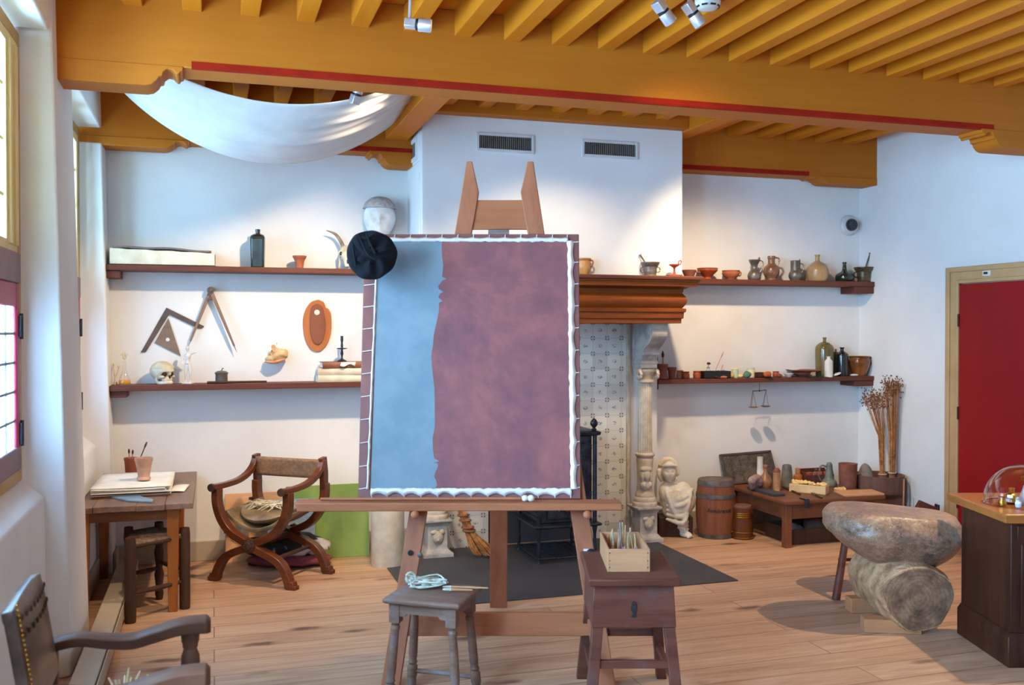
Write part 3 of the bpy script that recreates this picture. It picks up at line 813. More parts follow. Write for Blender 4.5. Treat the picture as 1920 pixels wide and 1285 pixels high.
# ================================================================== small oak stool with rags and brushes
sc_ = G(-.362, 4.395)
st = thing('turned_stool', 'grey brown oak stool with turned legs before the easel', 'stool', sc_, R(-33.7))
HS = .50
t = MB(); t.loft([[(sx * (.178 + o), sy * (.157 + o), z) for sx, sy in ((-1, -1), (-.3, -1), (.4, -1), (1, -1), (1, -.2), (1, 1), (.2, 1), (-1, 1))] for o, z in ((-.004, HS - .028), (.004, HS - .022), (.006, HS - .008), (-.004, HS))]); t.jitter(.004, 14)
t.build('seat', M_oldwood, st, bevel=.004)
for sx, sy in ((-1, -1), (1, -1), (1, 1), (-1, 1)):
    x0, y0 = sx * .135, sy * .115; l = MB()
    l.box(x0 - .024, x0 + .024, y0 - .024, y0 + .024, HS - .115, HS - .027)
    x1, y1 = sx * .165, sy * .140
    Ml = Matrix.Shear('XY', 4, (0, 0)); Ml = Matrix(((1, 0, (x0 - x1) / (HS - .11), 0), (0, 1, (y0 - y1) / (HS - .11), 0), (0, 0, 1, 0), (0, 0, 0, 1)))
    l.lathe([(.020, 0), (.023, .02), (.02, .045), (.024, .05), (.024, .10), (.018, .108), (.023, .118), (.018, .13), (.021, .16), (.020, .28), (.0175, .345), (.021, .352), (.021, .362), (.016, .37), (.022, .385), (.024, HS - .112)], 16, (x1, y1, 0), Ml)
    l.build('leg', M_oldwood, st)
for sx in (-1, 1):
    m = MB(); m.prism([(-.115, HS - .085), (-.085, HS - .085), (-.075, HS - .072), (.075, HS - .072), (.085, HS - .085), (.115, HS - .085), (.115, HS - .028), (-.115, HS - .028)], -.009, .009, 'y', Matrix.Translation((0, sx * .125, 0))); m.build('apron', M_oldwood, st)
    m = MB(); m.prism([(-.10, HS - .085), (-.075, HS - .085), (-.065, HS - .072), (.065, HS - .072), (.075, HS - .085), (.10, HS - .085), (.10, HS - .028), (-.10, HS - .028)], -.009, .009, 'x', Matrix.Translation((sx * .145, 0, 0))); m.build('apron', M_oldwood, st)
    m = MB(); m.tube([(-.155, sx * .137, .075), (.155, sx * .137, .075)], .012, 8); m.build('stretcher', M_oldwood, st)
M_rag = matte('pale blue green cord', S(200, 198, 180), S(158, 162, 146), .85, 30, .3)
def at_px(px, py, z): return P(px, py, Z=z)
rp = at_px(800, 1100, HS)
rg = MB(); r2 = random.Random(4)
knots = [(768, 1090), (800, 1096), (776, 1103), (822, 1098), (838, 1104), (790, 1107)]
pts = []
for k in range(46):
    px = 764 + 84 * (0.5 + .5 * math.sin(k * 1.9 + .4)) * r2.uniform(.75, 1); py = 1100 + r2.uniform(-8, 8)
    q_ = P(px, py, Z=HS) - rp; pts.append((q_.x, q_.y, .010 + .03 * abs(math.sin(k * 2.3)) * r2.uniform(.3, 1.25)))
rg.tube(pts, .0042, 7, n=4)
q_ = P(800, 1104, Z=HS) - rp; rg.ell((q_.x, q_.y, .024), (.028, .022, .022), 12, 8)
q_ = P(770, 1098, Z=HS) - rp; rg.tube([(q_.x + .022 * math.cos(a), q_.y + .006 * math.sin(a), .035 + .024 * math.sin(a)) for a in [k * PI / 6 for k in range(13)]], .006, 7)
o = rg.build('string_tangle', M_rag, None, rp); tag(o, 'pale blue green tangle of cord lying on the turned oak stool', 'cord')
for a, b, lab in (((846, 1101), (915, 1103), 'upper pale brush handle sticking right from the cord on the oak stool'), ((846, 1106), (886, 1107), 'lower pale brush handle beside the cord on the oak stool')):
    pa, pb_ = P(*a, Z=HS + .012), P(*b, Z=HS + .012)
    t = thing('paint_brush', lab, 'paint brush', pa); d = pb_ - pa
    MB().tube([(0, 0, 0), d * .5, d], [.006, .005, .0035], 8).build('handle', M_palewood, t)
    MB().tube([-d.normalized() * .04, (0, 0, 0)], [.004, .007], 8).build('bristles', M_rag, t)

# ================================================================== box stool with the chalk box
bo = G(.535, 4.43)
bs = thing('box_stool', 'red brown box stool with splayed legs at the right of the easel', 'stool', bo, -YAW)
ZB = .62
t = MB(); t.loft([[(sx * (.198 + o), sy * (.265 + o), z) for sx, sy in ((-1, -1), (1, -1), (1, 1), (-1, 1))] for o, z in ((0, ZB - .036), (.003, ZB - .03), (.003, ZB - .006), (-.004, ZB))]); t.build('seat', M_redwood, bs, bevel=.004)
b = MB(); b.loft([[(sx * w, sy * (w + .05), z) for sx, sy in ((-1, -1), (1, -1), (1, 1), (-1, 1))] for w, z in ((.186, ZB - .225), (.176, ZB - .036))]); b.build('box', M_redwood, bs, bevel=.004)
for sx, sy in ((-1, -1), (1, -1), (1, 1), (-1, 1)):
    l = MB(); a = .024; x0, y0, x1, y1 = sx * .158, sy * .205, sx * .195, sy * .25; zt = ZB - .22
    l.hexa([(x1 + p * a, y1 + q * a, 0) for p, q in ((-1, -1), (1, -1), (1, 1), (-1, 1))] + [(x0 + p * a, y0 + q * a, zt) for p, q in ((-1, -1), (1, -1), (1, 1), (-1, 1))])
    l.build('leg', M_redwood, bs, bevel=.003)
for s in (-1, 1):
    MB().box(-.175, .175, s * .225 - .012, s * .225 + .012, .215, .25).build('stretcher', M_redwood, bs, bevel=.003)
    MB().box(s * .175 - .012, s * .175 + .012, -.215, .215, .15, .185).build('stretcher', M_redwood, bs, bevel=.003)
k = MB(); k.prism([(-.012, -.034), (.012, -.034), (.005, -.014), (.014, .002), (.008, .030), (0, .036), (-.008, .030), (-.014, .002), (-.005, -.014)], -.004, .003, 'y', Matrix.Translation((0, -.2335, ZB - .145)))
k.build('lock_plate', M_iron, bs)
co = G(.522, 4.465, ZB)
cbx = thing('chalk_box', 'pale open wooden box of chalk sticks on the red brown stool', 'box', co, -YAW)
w2, d2, hh, tk = .095, .185, .102, .009
for nm, q in (('long_side', (-w2, -w2 + tk, -d2, d2)), ('long_side', (w2 - tk, w2, -d2, d2)), ('short_side', (-w2 + tk, w2 - tk, -d2, -d2 + tk)), ('short_side', (-w2 + tk, w2 - tk, d2 - tk, d2)), ):
    MB().box(q[0], q[1], q[2], q[3], 0, hh).build(nm, M_palewood, cbx, bevel=.0015)
MB().box(-w2 + tk, w2 - tk, -d2 + tk, d2 - tk, 0, .008).build('bottom', M_palewood, cbx)
nl = MB()
for x in (-.085, .085):
    for z in (.02, .05, .085): nl.ell((x, -d2 - .0005, z), (.003, .0015, .003), 8, 6)
nl.build('nail', M_iron, cbx)
cols = [S(206, 172, 128), S(196, 160, 116), S(176, 150, 130), S(204, 170, 110), S(166, 138, 122), S(214, 190, 156), S(156, 138, 140), S(190, 148, 104)]
M_ch = [matte('chalk %d' % i, c, None, .95, 20, .02, spec=.05) for i, c in enumerate(cols)]
sticks = [(-.07, .12, .08, .006), (-.056, .10, .11, .008), (-.045, .06, .125, .0), (-.034, .09, .12, -.004), (-.022, .03, .10, .008), (-.012, .10, .115, .0), (.0, .07, .155, -.006), (.009, .05, .145, .004), (.020, .09, .15, -.010), (.032, .06, .115, -.008), (.045, .10, .105, -.004), (.055, .04, .10, -.012), (.068, .11, .09, -.004), (.072, .07, .10, -.008), (-.062, .02, .09, .01), (.03, .0, .09, -.008), (-.03, .0, .09, .004), (-.05, -.02, .085, .0), (.015, .02, .105, .006), (.05, .0, .09, .004), (-.01, .04, .125, -.006), (.038, .12, .12, .006)]
for i, (x, y, h, dx) in enumerate(sticks):
    p0 = Matrix.Rotation(-YAW, 3, 'Z') @ Vector((x, y, .012)) + co; dv = Matrix.Rotation(-YAW, 3, 'Z') @ Vector((dx * 1.5, .02, h))
    o = MB().tube([(0, 0, 0), dv], .0033, 7).build('chalk_stick', M_ch[i % 8], None, p0)
    tag(o, 'thin chalk stick standing among others in the pale wooden box', 'chalk', 'chalk sticks in the wooden box')
for i in range(16):
    x = -.07 + .14 * (i / 15); y = -.12 + .05 * ((i * 7) % 3 - 1) * .6
    p0 = Matrix.Rotation(-YAW, 3, 'Z') @ Vector((x, y, .012 + .001)) + co; dv = Matrix.Rotation(-YAW, 3, 'Z') @ Vector(((.01 if i % 2 else -.012), -.02 + .01 * (i % 3), .078))
    o = MB().tube([(0, 0, 0), dv], .0036, 7).build('chalk_stick', matte('blue grey chalk', S(150, 136, 158), S(130, 116, 140), .95, 20, .02, spec=.05) if i % 2 else M_ch[i % 8], None, p0)
    tag(o, 'thin chalk stick standing among others in the pale wooden box', 'chalk', 'chalk sticks in the wooden box')

# ================================================================== armchair, lower left
AY0, AY1 = 3.02, 3.54
ac = thing('leather_armchair', 'old leather backed armchair at the lower left by the window wall', 'armchair', (-.3, (AY0 + AY1) / 2, 0))
yc = (AY1 - AY0) / 2
M_leather = matte('worn grey brown leather', S(118, 96, 86), S(70, 50, 42), .36, 6, .25)
def bx(z): return -.20 - .16 * (z - .48)
bk = MB()
def backfn(u, v):
    y = -yc + .03 + u * (2 * yc - .06) + 0; z = .56 + v * .345
    bulge = .022 * math.sin(PI * u) * math.sin(PI * v) ** .6
    return Vector((bx(z) + bulge, y, z - .015 * (1 - math.sin(PI * u)) * (v > .9)))
bk.grid(backfn, 20, 14); bk.build('backrest', M_leather, ac, solid=.034, bevel=.004)
stt = MB()
for k in range(9):
    for row in (0, 1):
        y = -yc + .07 + k * (2 * yc - .14) / 8; z = .862 - .05 * row
        stt.ell((bx(z) + .024 + .014 * math.sin(PI * (k + .5) / 9), y, z), (.004, .008, .010), 8, 6)
stt.build('stitching', M_darkwood, ac)
sd = MB()
for k in range(24):
    sd.ell((bx(.56) + .022 - .16 * k * .0145, -yc + .045, .57 + k * .0145), (.005, .005, .005), 8, 6)
sd.build('stud', M_brass, ac)
M_arm = wood('polished brown arm wood', S(56, 30, 20), S(120, 76, 56), 'x', .5, 3, .15)
for sy in (-1, 1):
    y = sy * yc
    c = spline([(-.235, .655), (-.14, .672), (-.05, .658), (.03, .652), (.10, .668), (.19, .690), (.275, .692)], 4)
    m = MB(); L = []
    for i, (x, z) in enumerate(c):
        s = i / (len(c) - 1); h = .036 + .012 * s; w = .032 + .016 * s
        L.append([(x, y - w, z - h), (x, y + w, z - h), (x, y + w, z - .008), (x, y + w * .6, z), (x, y - w * .6, z), (x, y - w, z - .008)])
    x, z = c[-1]; L.append([(x + .014, y - .03, z - .05), (x + .014, y + .03, z - .05), (x + .014, y + .03, z - .02), (x + .014, y + .02, z - .012), (x + .014, y - .02, z - .012), (x + .014, y - .03, z - .02)])
    m.loft(L); m.build('armrest', M_arm, ac, bevel=.003)
    MB().lathe([(.022, .42), (.03, .44), (.024, .46), (.026, .50), (.032, .53), (.031, .56), (.022, .585), (.026, .592), (.026, .602), (.03, .61), (.032, .655)], 20, (.22, y, 0)).build('arm_support', M_arm, ac)
    MB().lathe([(.02, 0), (.028, .03), (.02, .06), (.024, .2), (.03, .30), (.026, .34), (.032, .36), (.032, .42)], 20, (.22, y, 0)).build('leg', M_arm, ac)
    m = MB(); m.hexa([(-.24, y - .022, 0), (-.20, y - .022, 0), (-.20, y + .022, 0), (-.24, y + .022, 0), (bx(.62) - .022, y - .022, .62), (bx(.62) + .018, y - .022, .62), (bx(.62) + .018, y + .022, .62), (bx(.62) - .022, y + .022, .62)]); m.build('leg', M_arm, ac, bevel=.003)
    MB().box(-.2, .2, y - .014, y + .014, .16, .19).build('stretcher', M_arm, ac)
s = MB(); s.loft([[(x, y, z) for x, y in ((-.22, -yc), (.25, -yc), (.25, yc), (-.22, yc))] for z in (.385, .44)]); s.build('seat_frame', M_arm, ac, bevel=.005)
s = MB(); s.grid(lambda u, v: Vector((-.2 + .44 * u, -yc + .02 + (2 * yc - .04) * v, .445 + .03 * math.sin(PI * u) * math.sin(PI * v))), 10, 10); s.build('seat', M_leather, ac, solid=.02)
# tuft of straw lying on the seat
tp = P(232, 1272, Y=3.30); tz = .472
o = MB(); r2 = random.Random(9)
for k in range(70):
    a = r2.uniform(0, 2 * PI); e = r2.uniform(.6, 1.4); L = r2.uniform(.07, .14)
    dv = Vector((math.cos(a) * math.cos(e), math.sin(a) * math.cos(e), math.sin(e))) * L
    o.tube([(0, 0, .004), dv * .5 + Vector((0, 0, .006)), dv], [.006, .006, .003], 5)
M_straw = matte('pale dry straw', S(224, 204, 170), S(190, 164, 126), .8, 20, .1)
tag(o.build('straw_tuft', M_straw, None, (tp.x, 3.30, tz)), 'pale tuft of dry straw on the seat of the leather armchair', 'straw')

# ================================================================== scissors chair
cc = G(-1.655, 6.605)
sv = thing('scissors_chair', 'chestnut folding scissors chair with curved arms and leather sling seat', 'chair', cc, -YAW - R(20.6))
def scurve(s):
    return [(-.30 * s, .012), (-.285 * s, .07), (-.235 * s, .155), (-.15 * s, .205), (-.04 * s, .245), (.0, .27), (.06 * s, .295), (.16 * s, .345), (.235 * s, .43), (.272 * s, .53), (.275 * s, .628)]
for yy, nm in ((-.225, 'front_curve'), (.225, 'rear_curve')):
    for s in (-1, 1):
        m = MB(); c = spline(scurve(s), 4); off = .010 * s
        m.tube([(x, yy + off, z) for x, z in c], 1, flat=(.050, .062), up=(0, 1, 0))
        m.build(nm, M_chair, sv, bevel=.004)
        f = MB(); x = -.30 * s
        f.prism([(x - .05 * (s > 0) - .02 * (s < 0), 0), (x + .02 * (s > 0) + .05 * (s < 0), 0), (x + .02 * (s > 0) + .035 * (s < 0), .055), (x - .035 * (s > 0) - .02 * (s < 0), .055)], yy - .028 + off, yy + .028 + off)
        for k in range(3): f.box(x - s * .048 - .009, x - s * .048 + .009, yy - .024 + k * .018 + off, yy - .012 + k * .018 + off, .0, .03)
        f.build('paw_foot', M_chair, sv, bevel=.008)
    m = MB(); m.lathe([(.048, 0), (.05, .012), (.03, .018), (.026, .028), (.012, .034), (0, .036)], 20, (0, yy - .036 if yy < 0 else yy + .036, .268), Matrix.Rotation(PI / 2 if yy < 0 else -PI / 2, 4, 'X'), mod=lambda a, h: 1 + .08 * math.cos(8 * a))
    for k in range(8): m.ell((.034 * math.cos(k * PI / 4), yy - .05 if yy < 0 else yy + .05, .268 + .034 * math.sin(k * PI / 4)), (.009, .006, .009), 8, 6)
    m.build('rosette', M_darkwood, sv)
for s in (-1, 1):
    m = MB(); pts = spline([(-.30, .648), (-.24, .645), (-.12, .645), (.0, .655), (.10, .685), (.17, .735), (.205, .80)], 4)
    m.tube([(s * .275, y, z) for y, z in pts], 1, flat=(.046, .036)); m.build('armrest', M_chair, sv, bevel=.005)
    m = MB(); m.lathe([(.026, -.005), (.028, .01), (.02, .03)], 16, (s * .275, -.30, .645), Matrix.Rotation(-PI / 2, 4, 'X')); m.build('arm_knob', M_darkwood, sv)
    m = MB(); m.tube([(s * .275, .225, .60), (s * .277, .222, .70), (s * .275, .205, .812)], 1, flat=(.036, .062), up=(0, 1, 0)); m.build('back_post', M_chair, sv, bevel=.004)
    m = MB(); m.tube([(s * .175, -.225, .185), (s * .175, .225, .185)], .014, 10); m.build('cross_bar', M_darkwood, sv)
M_cloth_b = matte('brown woven back cloth', S(150, 108, 74), S(122, 82, 54), .75, 40, .3)
m = MB(); m.grid(lambda u, v: Vector((-.262 + .524 * u, .200 - .02 * v + .03 * math.sin(PI * u), .665 + .135 * v - .006 * math.sin(PI * u))), 14, 6); m.build('backrest', M_cloth_b, sv, solid=.012)
M_seatl = matte('worn gold brown leather', S(150, 122, 84), S(72, 54, 38), .4, 5, .2)
m = MB(); m.grid(lambda u, v: Vector(((-.235 + .47 * u), -.20 + .41 * v, .475 - .115 * math.sin(PI * u) ** .8 + .02 * v + .012 * noise.noise(Vector((u * 3, v * 3, 1))))), 18, 12); m.build('seat_sling', M_seatl, sv, solid=.028, bevel=.004)
m = MB(); m.ell((0, 0, .425), (.215, .20, .05), 24, 12, fn=lambda q, p: p + Vector((0, 0, .045 * (p.x / .2) ** 2))); m.build('seat_cushion', M_seatl, sv)
MB().tube([(0, -.225, .268), (0, .225, .268)], .016, 10).build('pivot_rod', M_darkwood, sv)
# dried twig bundle on the seat
o = MB(); r2 = random.Random(3)
for k in range(60):
    a = r2.gauss(0, .5); x = r2.uniform(-.12, .12); y = r2.uniform(-.04, .08)
    dv = Vector((math.cos(a) * .075, math.sin(a) * .05, r2.uniform(-.008, .04)))
    o.tube([Vector((x, y, .012)) - dv, Vector((x, y, .02 + r2.uniform(0, .03))), Vector((x, y, .015)) + dv], [.003, .004, .002], 5)
for k in range(7): o.ell((r2.uniform(-.08, .1), r2.uniform(-.03, .05), .03), (.02, .018, .014), 9, 7)
tag(o.build('dried_twigs', M_straw, None, cc + Vector((-.02, -.03, .478)), R(-30)), 'dried twig bundle lying on the seat of the scissors chair', 'twigs')

# ================================================================== plank table at the left, stool under it
tb = thing('plank_table', 'worn plank table with orange brown legs against the left wall', 'table', (-.40, 6.73, 0))
ZTB = .664
x0, x1, y0, y1 = -.36, .283, -.66, .685
m = MB()
for k in range(4):
    a, b = x0 + (x1 - x0) * (k / 4 if k != 1 else .13), x0 + (x1 - x0) * ((k + 1) / 4 if k else .13)
    m.box(a + .001, b - .001, y0 - (.012, .0, .016, .006)[k], .452 if k == 0 else y1, ZTB - .034, ZTB)
m.jitter(.0025, 8); m.build('tabletop', wood('worn plank table boards', S(84, 62, 52), S(152, 122, 104), 'y', .45, 3.5, .5), tb, bevel=.003)
for (x, y) in ((.165, -.585), (.165, .60), (-.335, -.585), (-.318, .38)):
    MB().hexa([(x - .028, y - .028, 0), (x + .024, y - .028, 0), (x + .024, y + .028, 0), (x - .028, y + .028, 0), (x - .036, y - .034, ZTB - .034), (x + .036, y - .034, ZTB - .034), (x + .036, y + .034, ZTB - .034), (x - .036, y + .034, ZTB - .034)]).build('leg', M_orangewood, tb, bevel=.004)
M_apr = wood('orange brown apron', S(96, 56, 28), S(150, 92, 46), 'x', .45, 3, .3)
for y in (-.60, .61): MB().box(-.33 if y < 0 else -.25, .20, y - .011, y + .011, ZTB - .10, ZTB - .034).build('apron', M_apr, tb)
for x in (-.318, .175): MB().box(x - .011, x + .011, -.58, .40 if x < 0 else .59, ZTB - .09, ZTB - .034).build('apron', M_apr, tb)
# rush stool
rs = thing('rush_stool', 'dark turned stool with rush seat tucked under the plank table', 'stool', (-.36, 6.20, 0))
LP = [(-.104, -.23), (.19, -.02), (.03, .24), (-.14, .13)]
for i, (x, y) in enumerate(LP):
    m = MB()
    if i < 2: m.lathe([(.030, 0), (.032, .03), (.032, .46), (.028, .495), (0, .5)], 14, (x, y, 0))
    else: m.lathe([(.02, 0), (.026, .04), (.02, .08), (.03, .16), (.02, .2), (.03, .30), (.022, .34), (.03, .42), (.026, .49), (0, .495)], 16, (x, y, 0))
    m.build('leg', M_darkwood, rs)
for i in range(4):
    (xa, ya), (xb, yb) = LP[i], LP[(i + 1) % 4]
    MB().tube([(xa, ya, .44), (xb, yb, .44)], .014, 8).build('stretcher', M_darkwood, rs)
    z = (.17, .24, .20, .26)[i]
    MB().tube([(xa, ya, z), ((xa + xb) / 2, (ya + yb) / 2, z - .005), (xb, yb, z)], [.011, .017, .011], 8).build('stretcher', M_darkwood, rs)
M_rush = matte('brown rush', S(122, 100, 82), S(78, 60, 46), .75, 34, .5)
m = MB()
A, B, C_, D_ = [Vector((x * 1.06, y * 1.06, .455)) for x, y in LP]
m.grid(lambda u, v: (A * (1 - u) + B * u) * (1 - v) + (D_ * (1 - u) + C_ * u) * v + Vector((0, 0, .016 * (1 - max(abs(2 * u - 1), abs(2 * v - 1))) - .008 + .004 * math.sin(40 * max(abs(2 * u - 1), abs(2 * v - 1))))), 20, 16)
m.build('seat', M_rush, rs, solid=.03)

# ================================================================== cabinet on the right with the glass dome
cbp = G(2.90, 5.10)
cb = thing('oak_cabinet', 'dark oak cabinet with plinth at the right edge under the glass dome', 'cabinet', cbp, -YAW)
X0, X1, Yf, Yb = -.38, .42, -.266, .27
b = MB(); b.box(X0, X1, Yf, Yb, .15, .73)
b.build('carcass', M_cabinet, cb, bevel=.004)
m = MB(); m.loft([[(X0 - o, Yf - o, z), (X1 + o, Yf - o, z), (X1 + o, Yb + .0, z), (X0 - o, Yb, z)] for o, z in ((.022, 0), (.022, .145), (.012, .16), (.004, .172))]); m.build('plinth', M_cabinet, cb, bevel=.003)
m = MB(); m.loft([[(X0 - o, Yf - o, z), (X1 + o, Yf - o, z), (X1 + o, Yb + .05, z), (X0 - o, Yb + .05, z)] for o, z in ((.03, .728), (.058, .738), (.062, .775), (.056, .782))]); m.build('cabinet_top', M_cabtop, cb, bevel=.003)
m = MB(); m.box(X0 + .05, .015, Yf - .006, Yf + .004, .20, .62); m.build('door', M_cabinet, cb, bevel=.004)
m = MB(); m.box(.03, X1 - .04, Yf - .006, Yf + .004, .20, .62); m.build('door', M_cabinet, cb, bevel=.004)
dr = MB().box(X0 + .03, X1 - .03, Yf - .006, Yf + .004, .635, .715).build('drawer', M_cabinet, cb, bevel=.004)
MB().tube([(X0 + .07, Yf - .006, .675), (X0 + .08, Yf - .03, .668), (X0 + .13, Yf - .03, .668), (X0 + .14, Yf - .006, .675)], .006, 8).build('handle', M_steel, dr)
gp = G(2.715, 5.06, .782)
gd = MB(); rr = .205
gd.lathe([(rr + .004, 0), (rr + .006, .006), (rr, .012)] + [(rr * math.cos(a), .012 + rr * .98 * math.sin(a)) for a in [PI / 2 * k / 14 for k in range(1, 15)]], 48)
tag(gd.build('glass_dome', thin_glass('dome glass', (1, .98, .97, 1), .25, .02), None, gp), 'clear glass dome standing on the dark oak cabinet', 'dome')
q = gp + Vector((-.02, .0, .001))
t = thing('brass_ornament', 'small silver cone ornament with a brass top under the glass dome', 'ornament', q + Vector((.02, 0, 0)))
MB().lathe([(.05, 0), (.052, .01), (.04, .02), (.02, .07), (.012, .10), (0, .105)], 20).build('cone', M_chrome, t)
MB().lathe([(.006, .10), (.012, .108), (.008, .118), (.022, .128), (.024, .145), (.012, .15), (.014, .165), (0, .168)], 16).build('finial', M_brass, t)
for i, (dx, dy, h, lab) in enumerate(((-.09, -.06, .035, 'leftmost'), (-.055, -.10, .045, 'second from left'), (.0, -.115, .055, 'rightmost'))):
    o = MB().lathe([(.014, 0), (.016, .006), (.016, h * .7), (.008, h * .85), (.01, h), (0, h)], 14).build('glass_vial', matte('pale blue glass', S(206, 216, 236), S(180, 196, 226), .15, 5, 0), None, q + Vector((dx, dy, 0)))
    tag(o, 'small pale blue vial under the glass dome, %s of three' % lab, 'vial')
o = MB().lathe([(.018, 0), (.022, .02), (.016, .035), (.02, .05), (0, .045)], 12).build('brass_cup', M_brass, None, q + Vector((-.145, -.01, 0))); tag(o, 'tiny dull brass cup at the left side under the glass dome', 'cup')
o = MB().lathe([(.02, 0), (.03, .01), (.028, .05), (.012, .06), (.016, .085), (0, .09)], 14).build('brass_bottle', M_brass, None, q + Vector((-.045, .03, 0))); tag(o, 'little golden bottle behind the vials under the glass dome', 'bottle')

# ================================================================== grinding stone on a log
lg = G(2.268, 5.35)
lo = thing('log', 'short thick log lying on wooden chocks under the grinding stone', 'log', lg, -YAW)
M_bark = matte('pale rough bark', S(208, 166, 126), S(150, 108, 76), .9, 12, .8, bdist=.02)
def cutmat():
    m = NT('sawn end grain'); v = m.coord(); sep = m.n('ShaderNodeSeparateXYZ'); m.l(v, sep.inputs[0])
    nz = m.noise(v, 5, 4)
    r = m.math('SQRT', m.math('ADD', m.math('POWER', sep.outputs[0], 2), m.math('POWER', m.math('SUBTRACT', sep.outputs[2], .205), 2)))
    w = m.math('SINE', m.math('ADD', m.math('MULTIPLY', r, 260), m.math('MULTIPLY', nz, 30)))
    big = m.noise(v, 11, 5, .65)
    h = m.math('ADD', m.math('MULTIPLY', m.math('ADD', w, 1), .025), m.math('MULTIPLY', big, .96))
    m.l(m.ramp(h, [(.34, S(84, 58, 42)), (.52, S(128, 94, 70)), (.68, S(166, 126, 96))]), m.b.inputs['Base Color']); m.b.inputs['Roughness'].default_value = .85
    m.bump(h, .4, .01); return m.m
m = MB(); L = []
for j in range(11):
    y = -.02 + .57 * j / 10; ring = []
    for i in range(40):
        a = 2 * PI * i / 40
        r = .193 * (1 + .05 * math.sin(a * 3 + y * 2) + .07 * noise.noise(Vector((math.cos(a) * 1.6, math.sin(a) * 1.6, y * 4))) + .035 * noise.noise(Vector((math.cos(a) * 9, math.sin(a) * 9, y * 2)))) - (.012 if j in (0, 10) else 0)
        ring.append((1.11 * r * math.cos(a), y, .205 + r * math.sin(a) * .97))
    L.append(ring)
m.loft(L); m.build('bark', M_bark, lo, sharp=70)
m = MB(); m.loft([[(.955 * x, -.0215 - d, .205 + (z - .205) * .955) for x, y, z in L[0]] for d in (0, .004)]); m.build('cut_end', cutmat(), lo)
for i, (px, py, D, lab) in enumerate(((1640, 1172, 5.42, 'pale wooden chock wedged under the front of the log'), (1615, 1148, 5.80, 'pale wooden chock wedged under the rear of the log'))):
    lat = (px - 960) / 1800 * D
    o = MB().box(-.075 if i else -.06, .25, -.05, .05, 0, .085 if i else .075).jitter(.003, 12).build('wooden_chock', M_palewood, None, G(lat, D + .0, 0), -YAW + R(4 if i else -6), bevel=.004)
    tag(o, lab, 'wedge')
def rockmat():
    m = NT('brown grey granite'); v = m.coord(); n = m.noise(v, 5, 6, .65, .4); f = m.noise(v, 42, 4, .6); sp = m.noise(v, 120, 2)
    h = m.math('ADD', m.math('MULTIPLY', n, .6), m.math('MULTIPLY', f, .4))
    c = m.ramp(h, [(.33, S(84, 64, 56)), (.5, S(146, 112, 90)), (.66, S(184, 148, 116))])
    c = m.mix(m.ramp(sp, [(.62, (0, 0, 0, 1)), (.72, (.7, .7, .7, 1))]), c, S(196, 184, 172))
    m.l(c, m.b.inputs['Base Color']); m.b.inputs['Roughness'].default_value = .36
    m.bump(m.math('ADD', n, m.math('MULTIPLY', f, .5)), .5, .012); return m.m
rk = MB()
def rockfn(q, p):
    sgn = lambda t, e: math.copysign(abs(t) ** e, t)
    x, y, z = sgn(q.x, .72), sgn(q.y, .8), q.z
    z = .118 * min(z, .62) / .62 if z > 0 else .20 * z * (1 + .12 * math.sin(x * 2 + 1))
    k = 1 + .07 * noise.noise(q * 1.7 + Vector((3, 1, 0))) + .025 * noise.noise(q * 5)
    taper = 1 if q.z > -.1 else 1 - (.36 if q.x < 0 else .16) * (-q.z - .1)
    xx = .392 * x * k * taper
    zz = z + .018 * noise.noise(Vector((q.x * 1.3, q.y * 1.3, 7))) - .022 * x
    return Vector((xx, .285 * y * k * taper, zz))
rk.ell((0, 0, 0), (1, 1, 1), 72, 48, fn=rockfn)
gr = rk.build('grinding_stone', rockmat(), None, G(2.235, 5.63, .527), -YAW, sharp=70)
tag(gr, 'large flat topped brown grey grinding stone resting on the log', 'stone')
# three legged stool behind the stone
ts = thing('three_legged_stool', 'brown wooden stool standing mostly hidden behind the grinding stone', 'stool', G(2.27, 6.27), -YAW)
MB().lathe([(.16, .395), (.17, .40), (.17, .425), (.16, .432), (0, .432)], 28).build('seat', M_redwood, ts)
for (x, y) in ((-.225, -.23), (-.075, .16), (.2, .0)):
    MB().tube([(x, y, 0), (x * .55, y * .55, .40)], [.026, .021], 12).build('leg', M_redwood, ts)
MB().tube([(-.19, -.195, .20), (-.07, .13, .20)], .011, 8).build('stretcher', M_redwood, ts)
MB().tube([(-.14, -.03, .205), (.17, .0, .2)], .011, 8).build('stretcher', M_redwood, ts)
# ================================================================== small things
def hollow(prof, t=1.2, floor=2.0):
    top = prof[-1]
    inner = [(max(r - t, .3), h) for r, h in prof[::-1] if h > floor]
    inner[0] = (max(top[0] - t, .3), top[1] - .3)
    return prof + inner + [(max(inner[-1][0] * .9, .2), floor), (0, floor)]
def pot(name, label, cat, px, Y, z, prof, mat, group=None, open_=False, t=1.2, smooth=3, handle=None, parts=None, seg=28, X=None):
    """vessel turned on the wheel; prof, handle in photo pixels at its distance"""
    k = SC(px, Y); x = XY(px, Y) if X is None else X
    pr = spline(prof, smooth) if smooth else list(prof)
    pr = [(max(r, 0), h) for r, h in pr]
    if open_: pr = hollow(pr, t)
    elif pr[-1][0] > 0: pr = pr + [(0, pr[-1][1])]
    m = MB(); m.lathe(pr, seg, k=k)
    if not handle and not parts:
        o = m.build(name, mat, None, (x, Y, z)); return tag(o, label, cat, group)
    th = thing(name, label, cat, (x, Y, z), -YAW, group)
    m.build('body', mat, th)
    for hd in (handle or []):
        pts, r = hd[0], hd[1]
        MB().tube([(a * k, 0, b * k) for a, b in pts], r * k, 8, n=4).build('handle', hd[2] if len(hd) > 2 else mat, th)
    if parts: parts(th, k)
    return th
def spline_h(pts): return pts

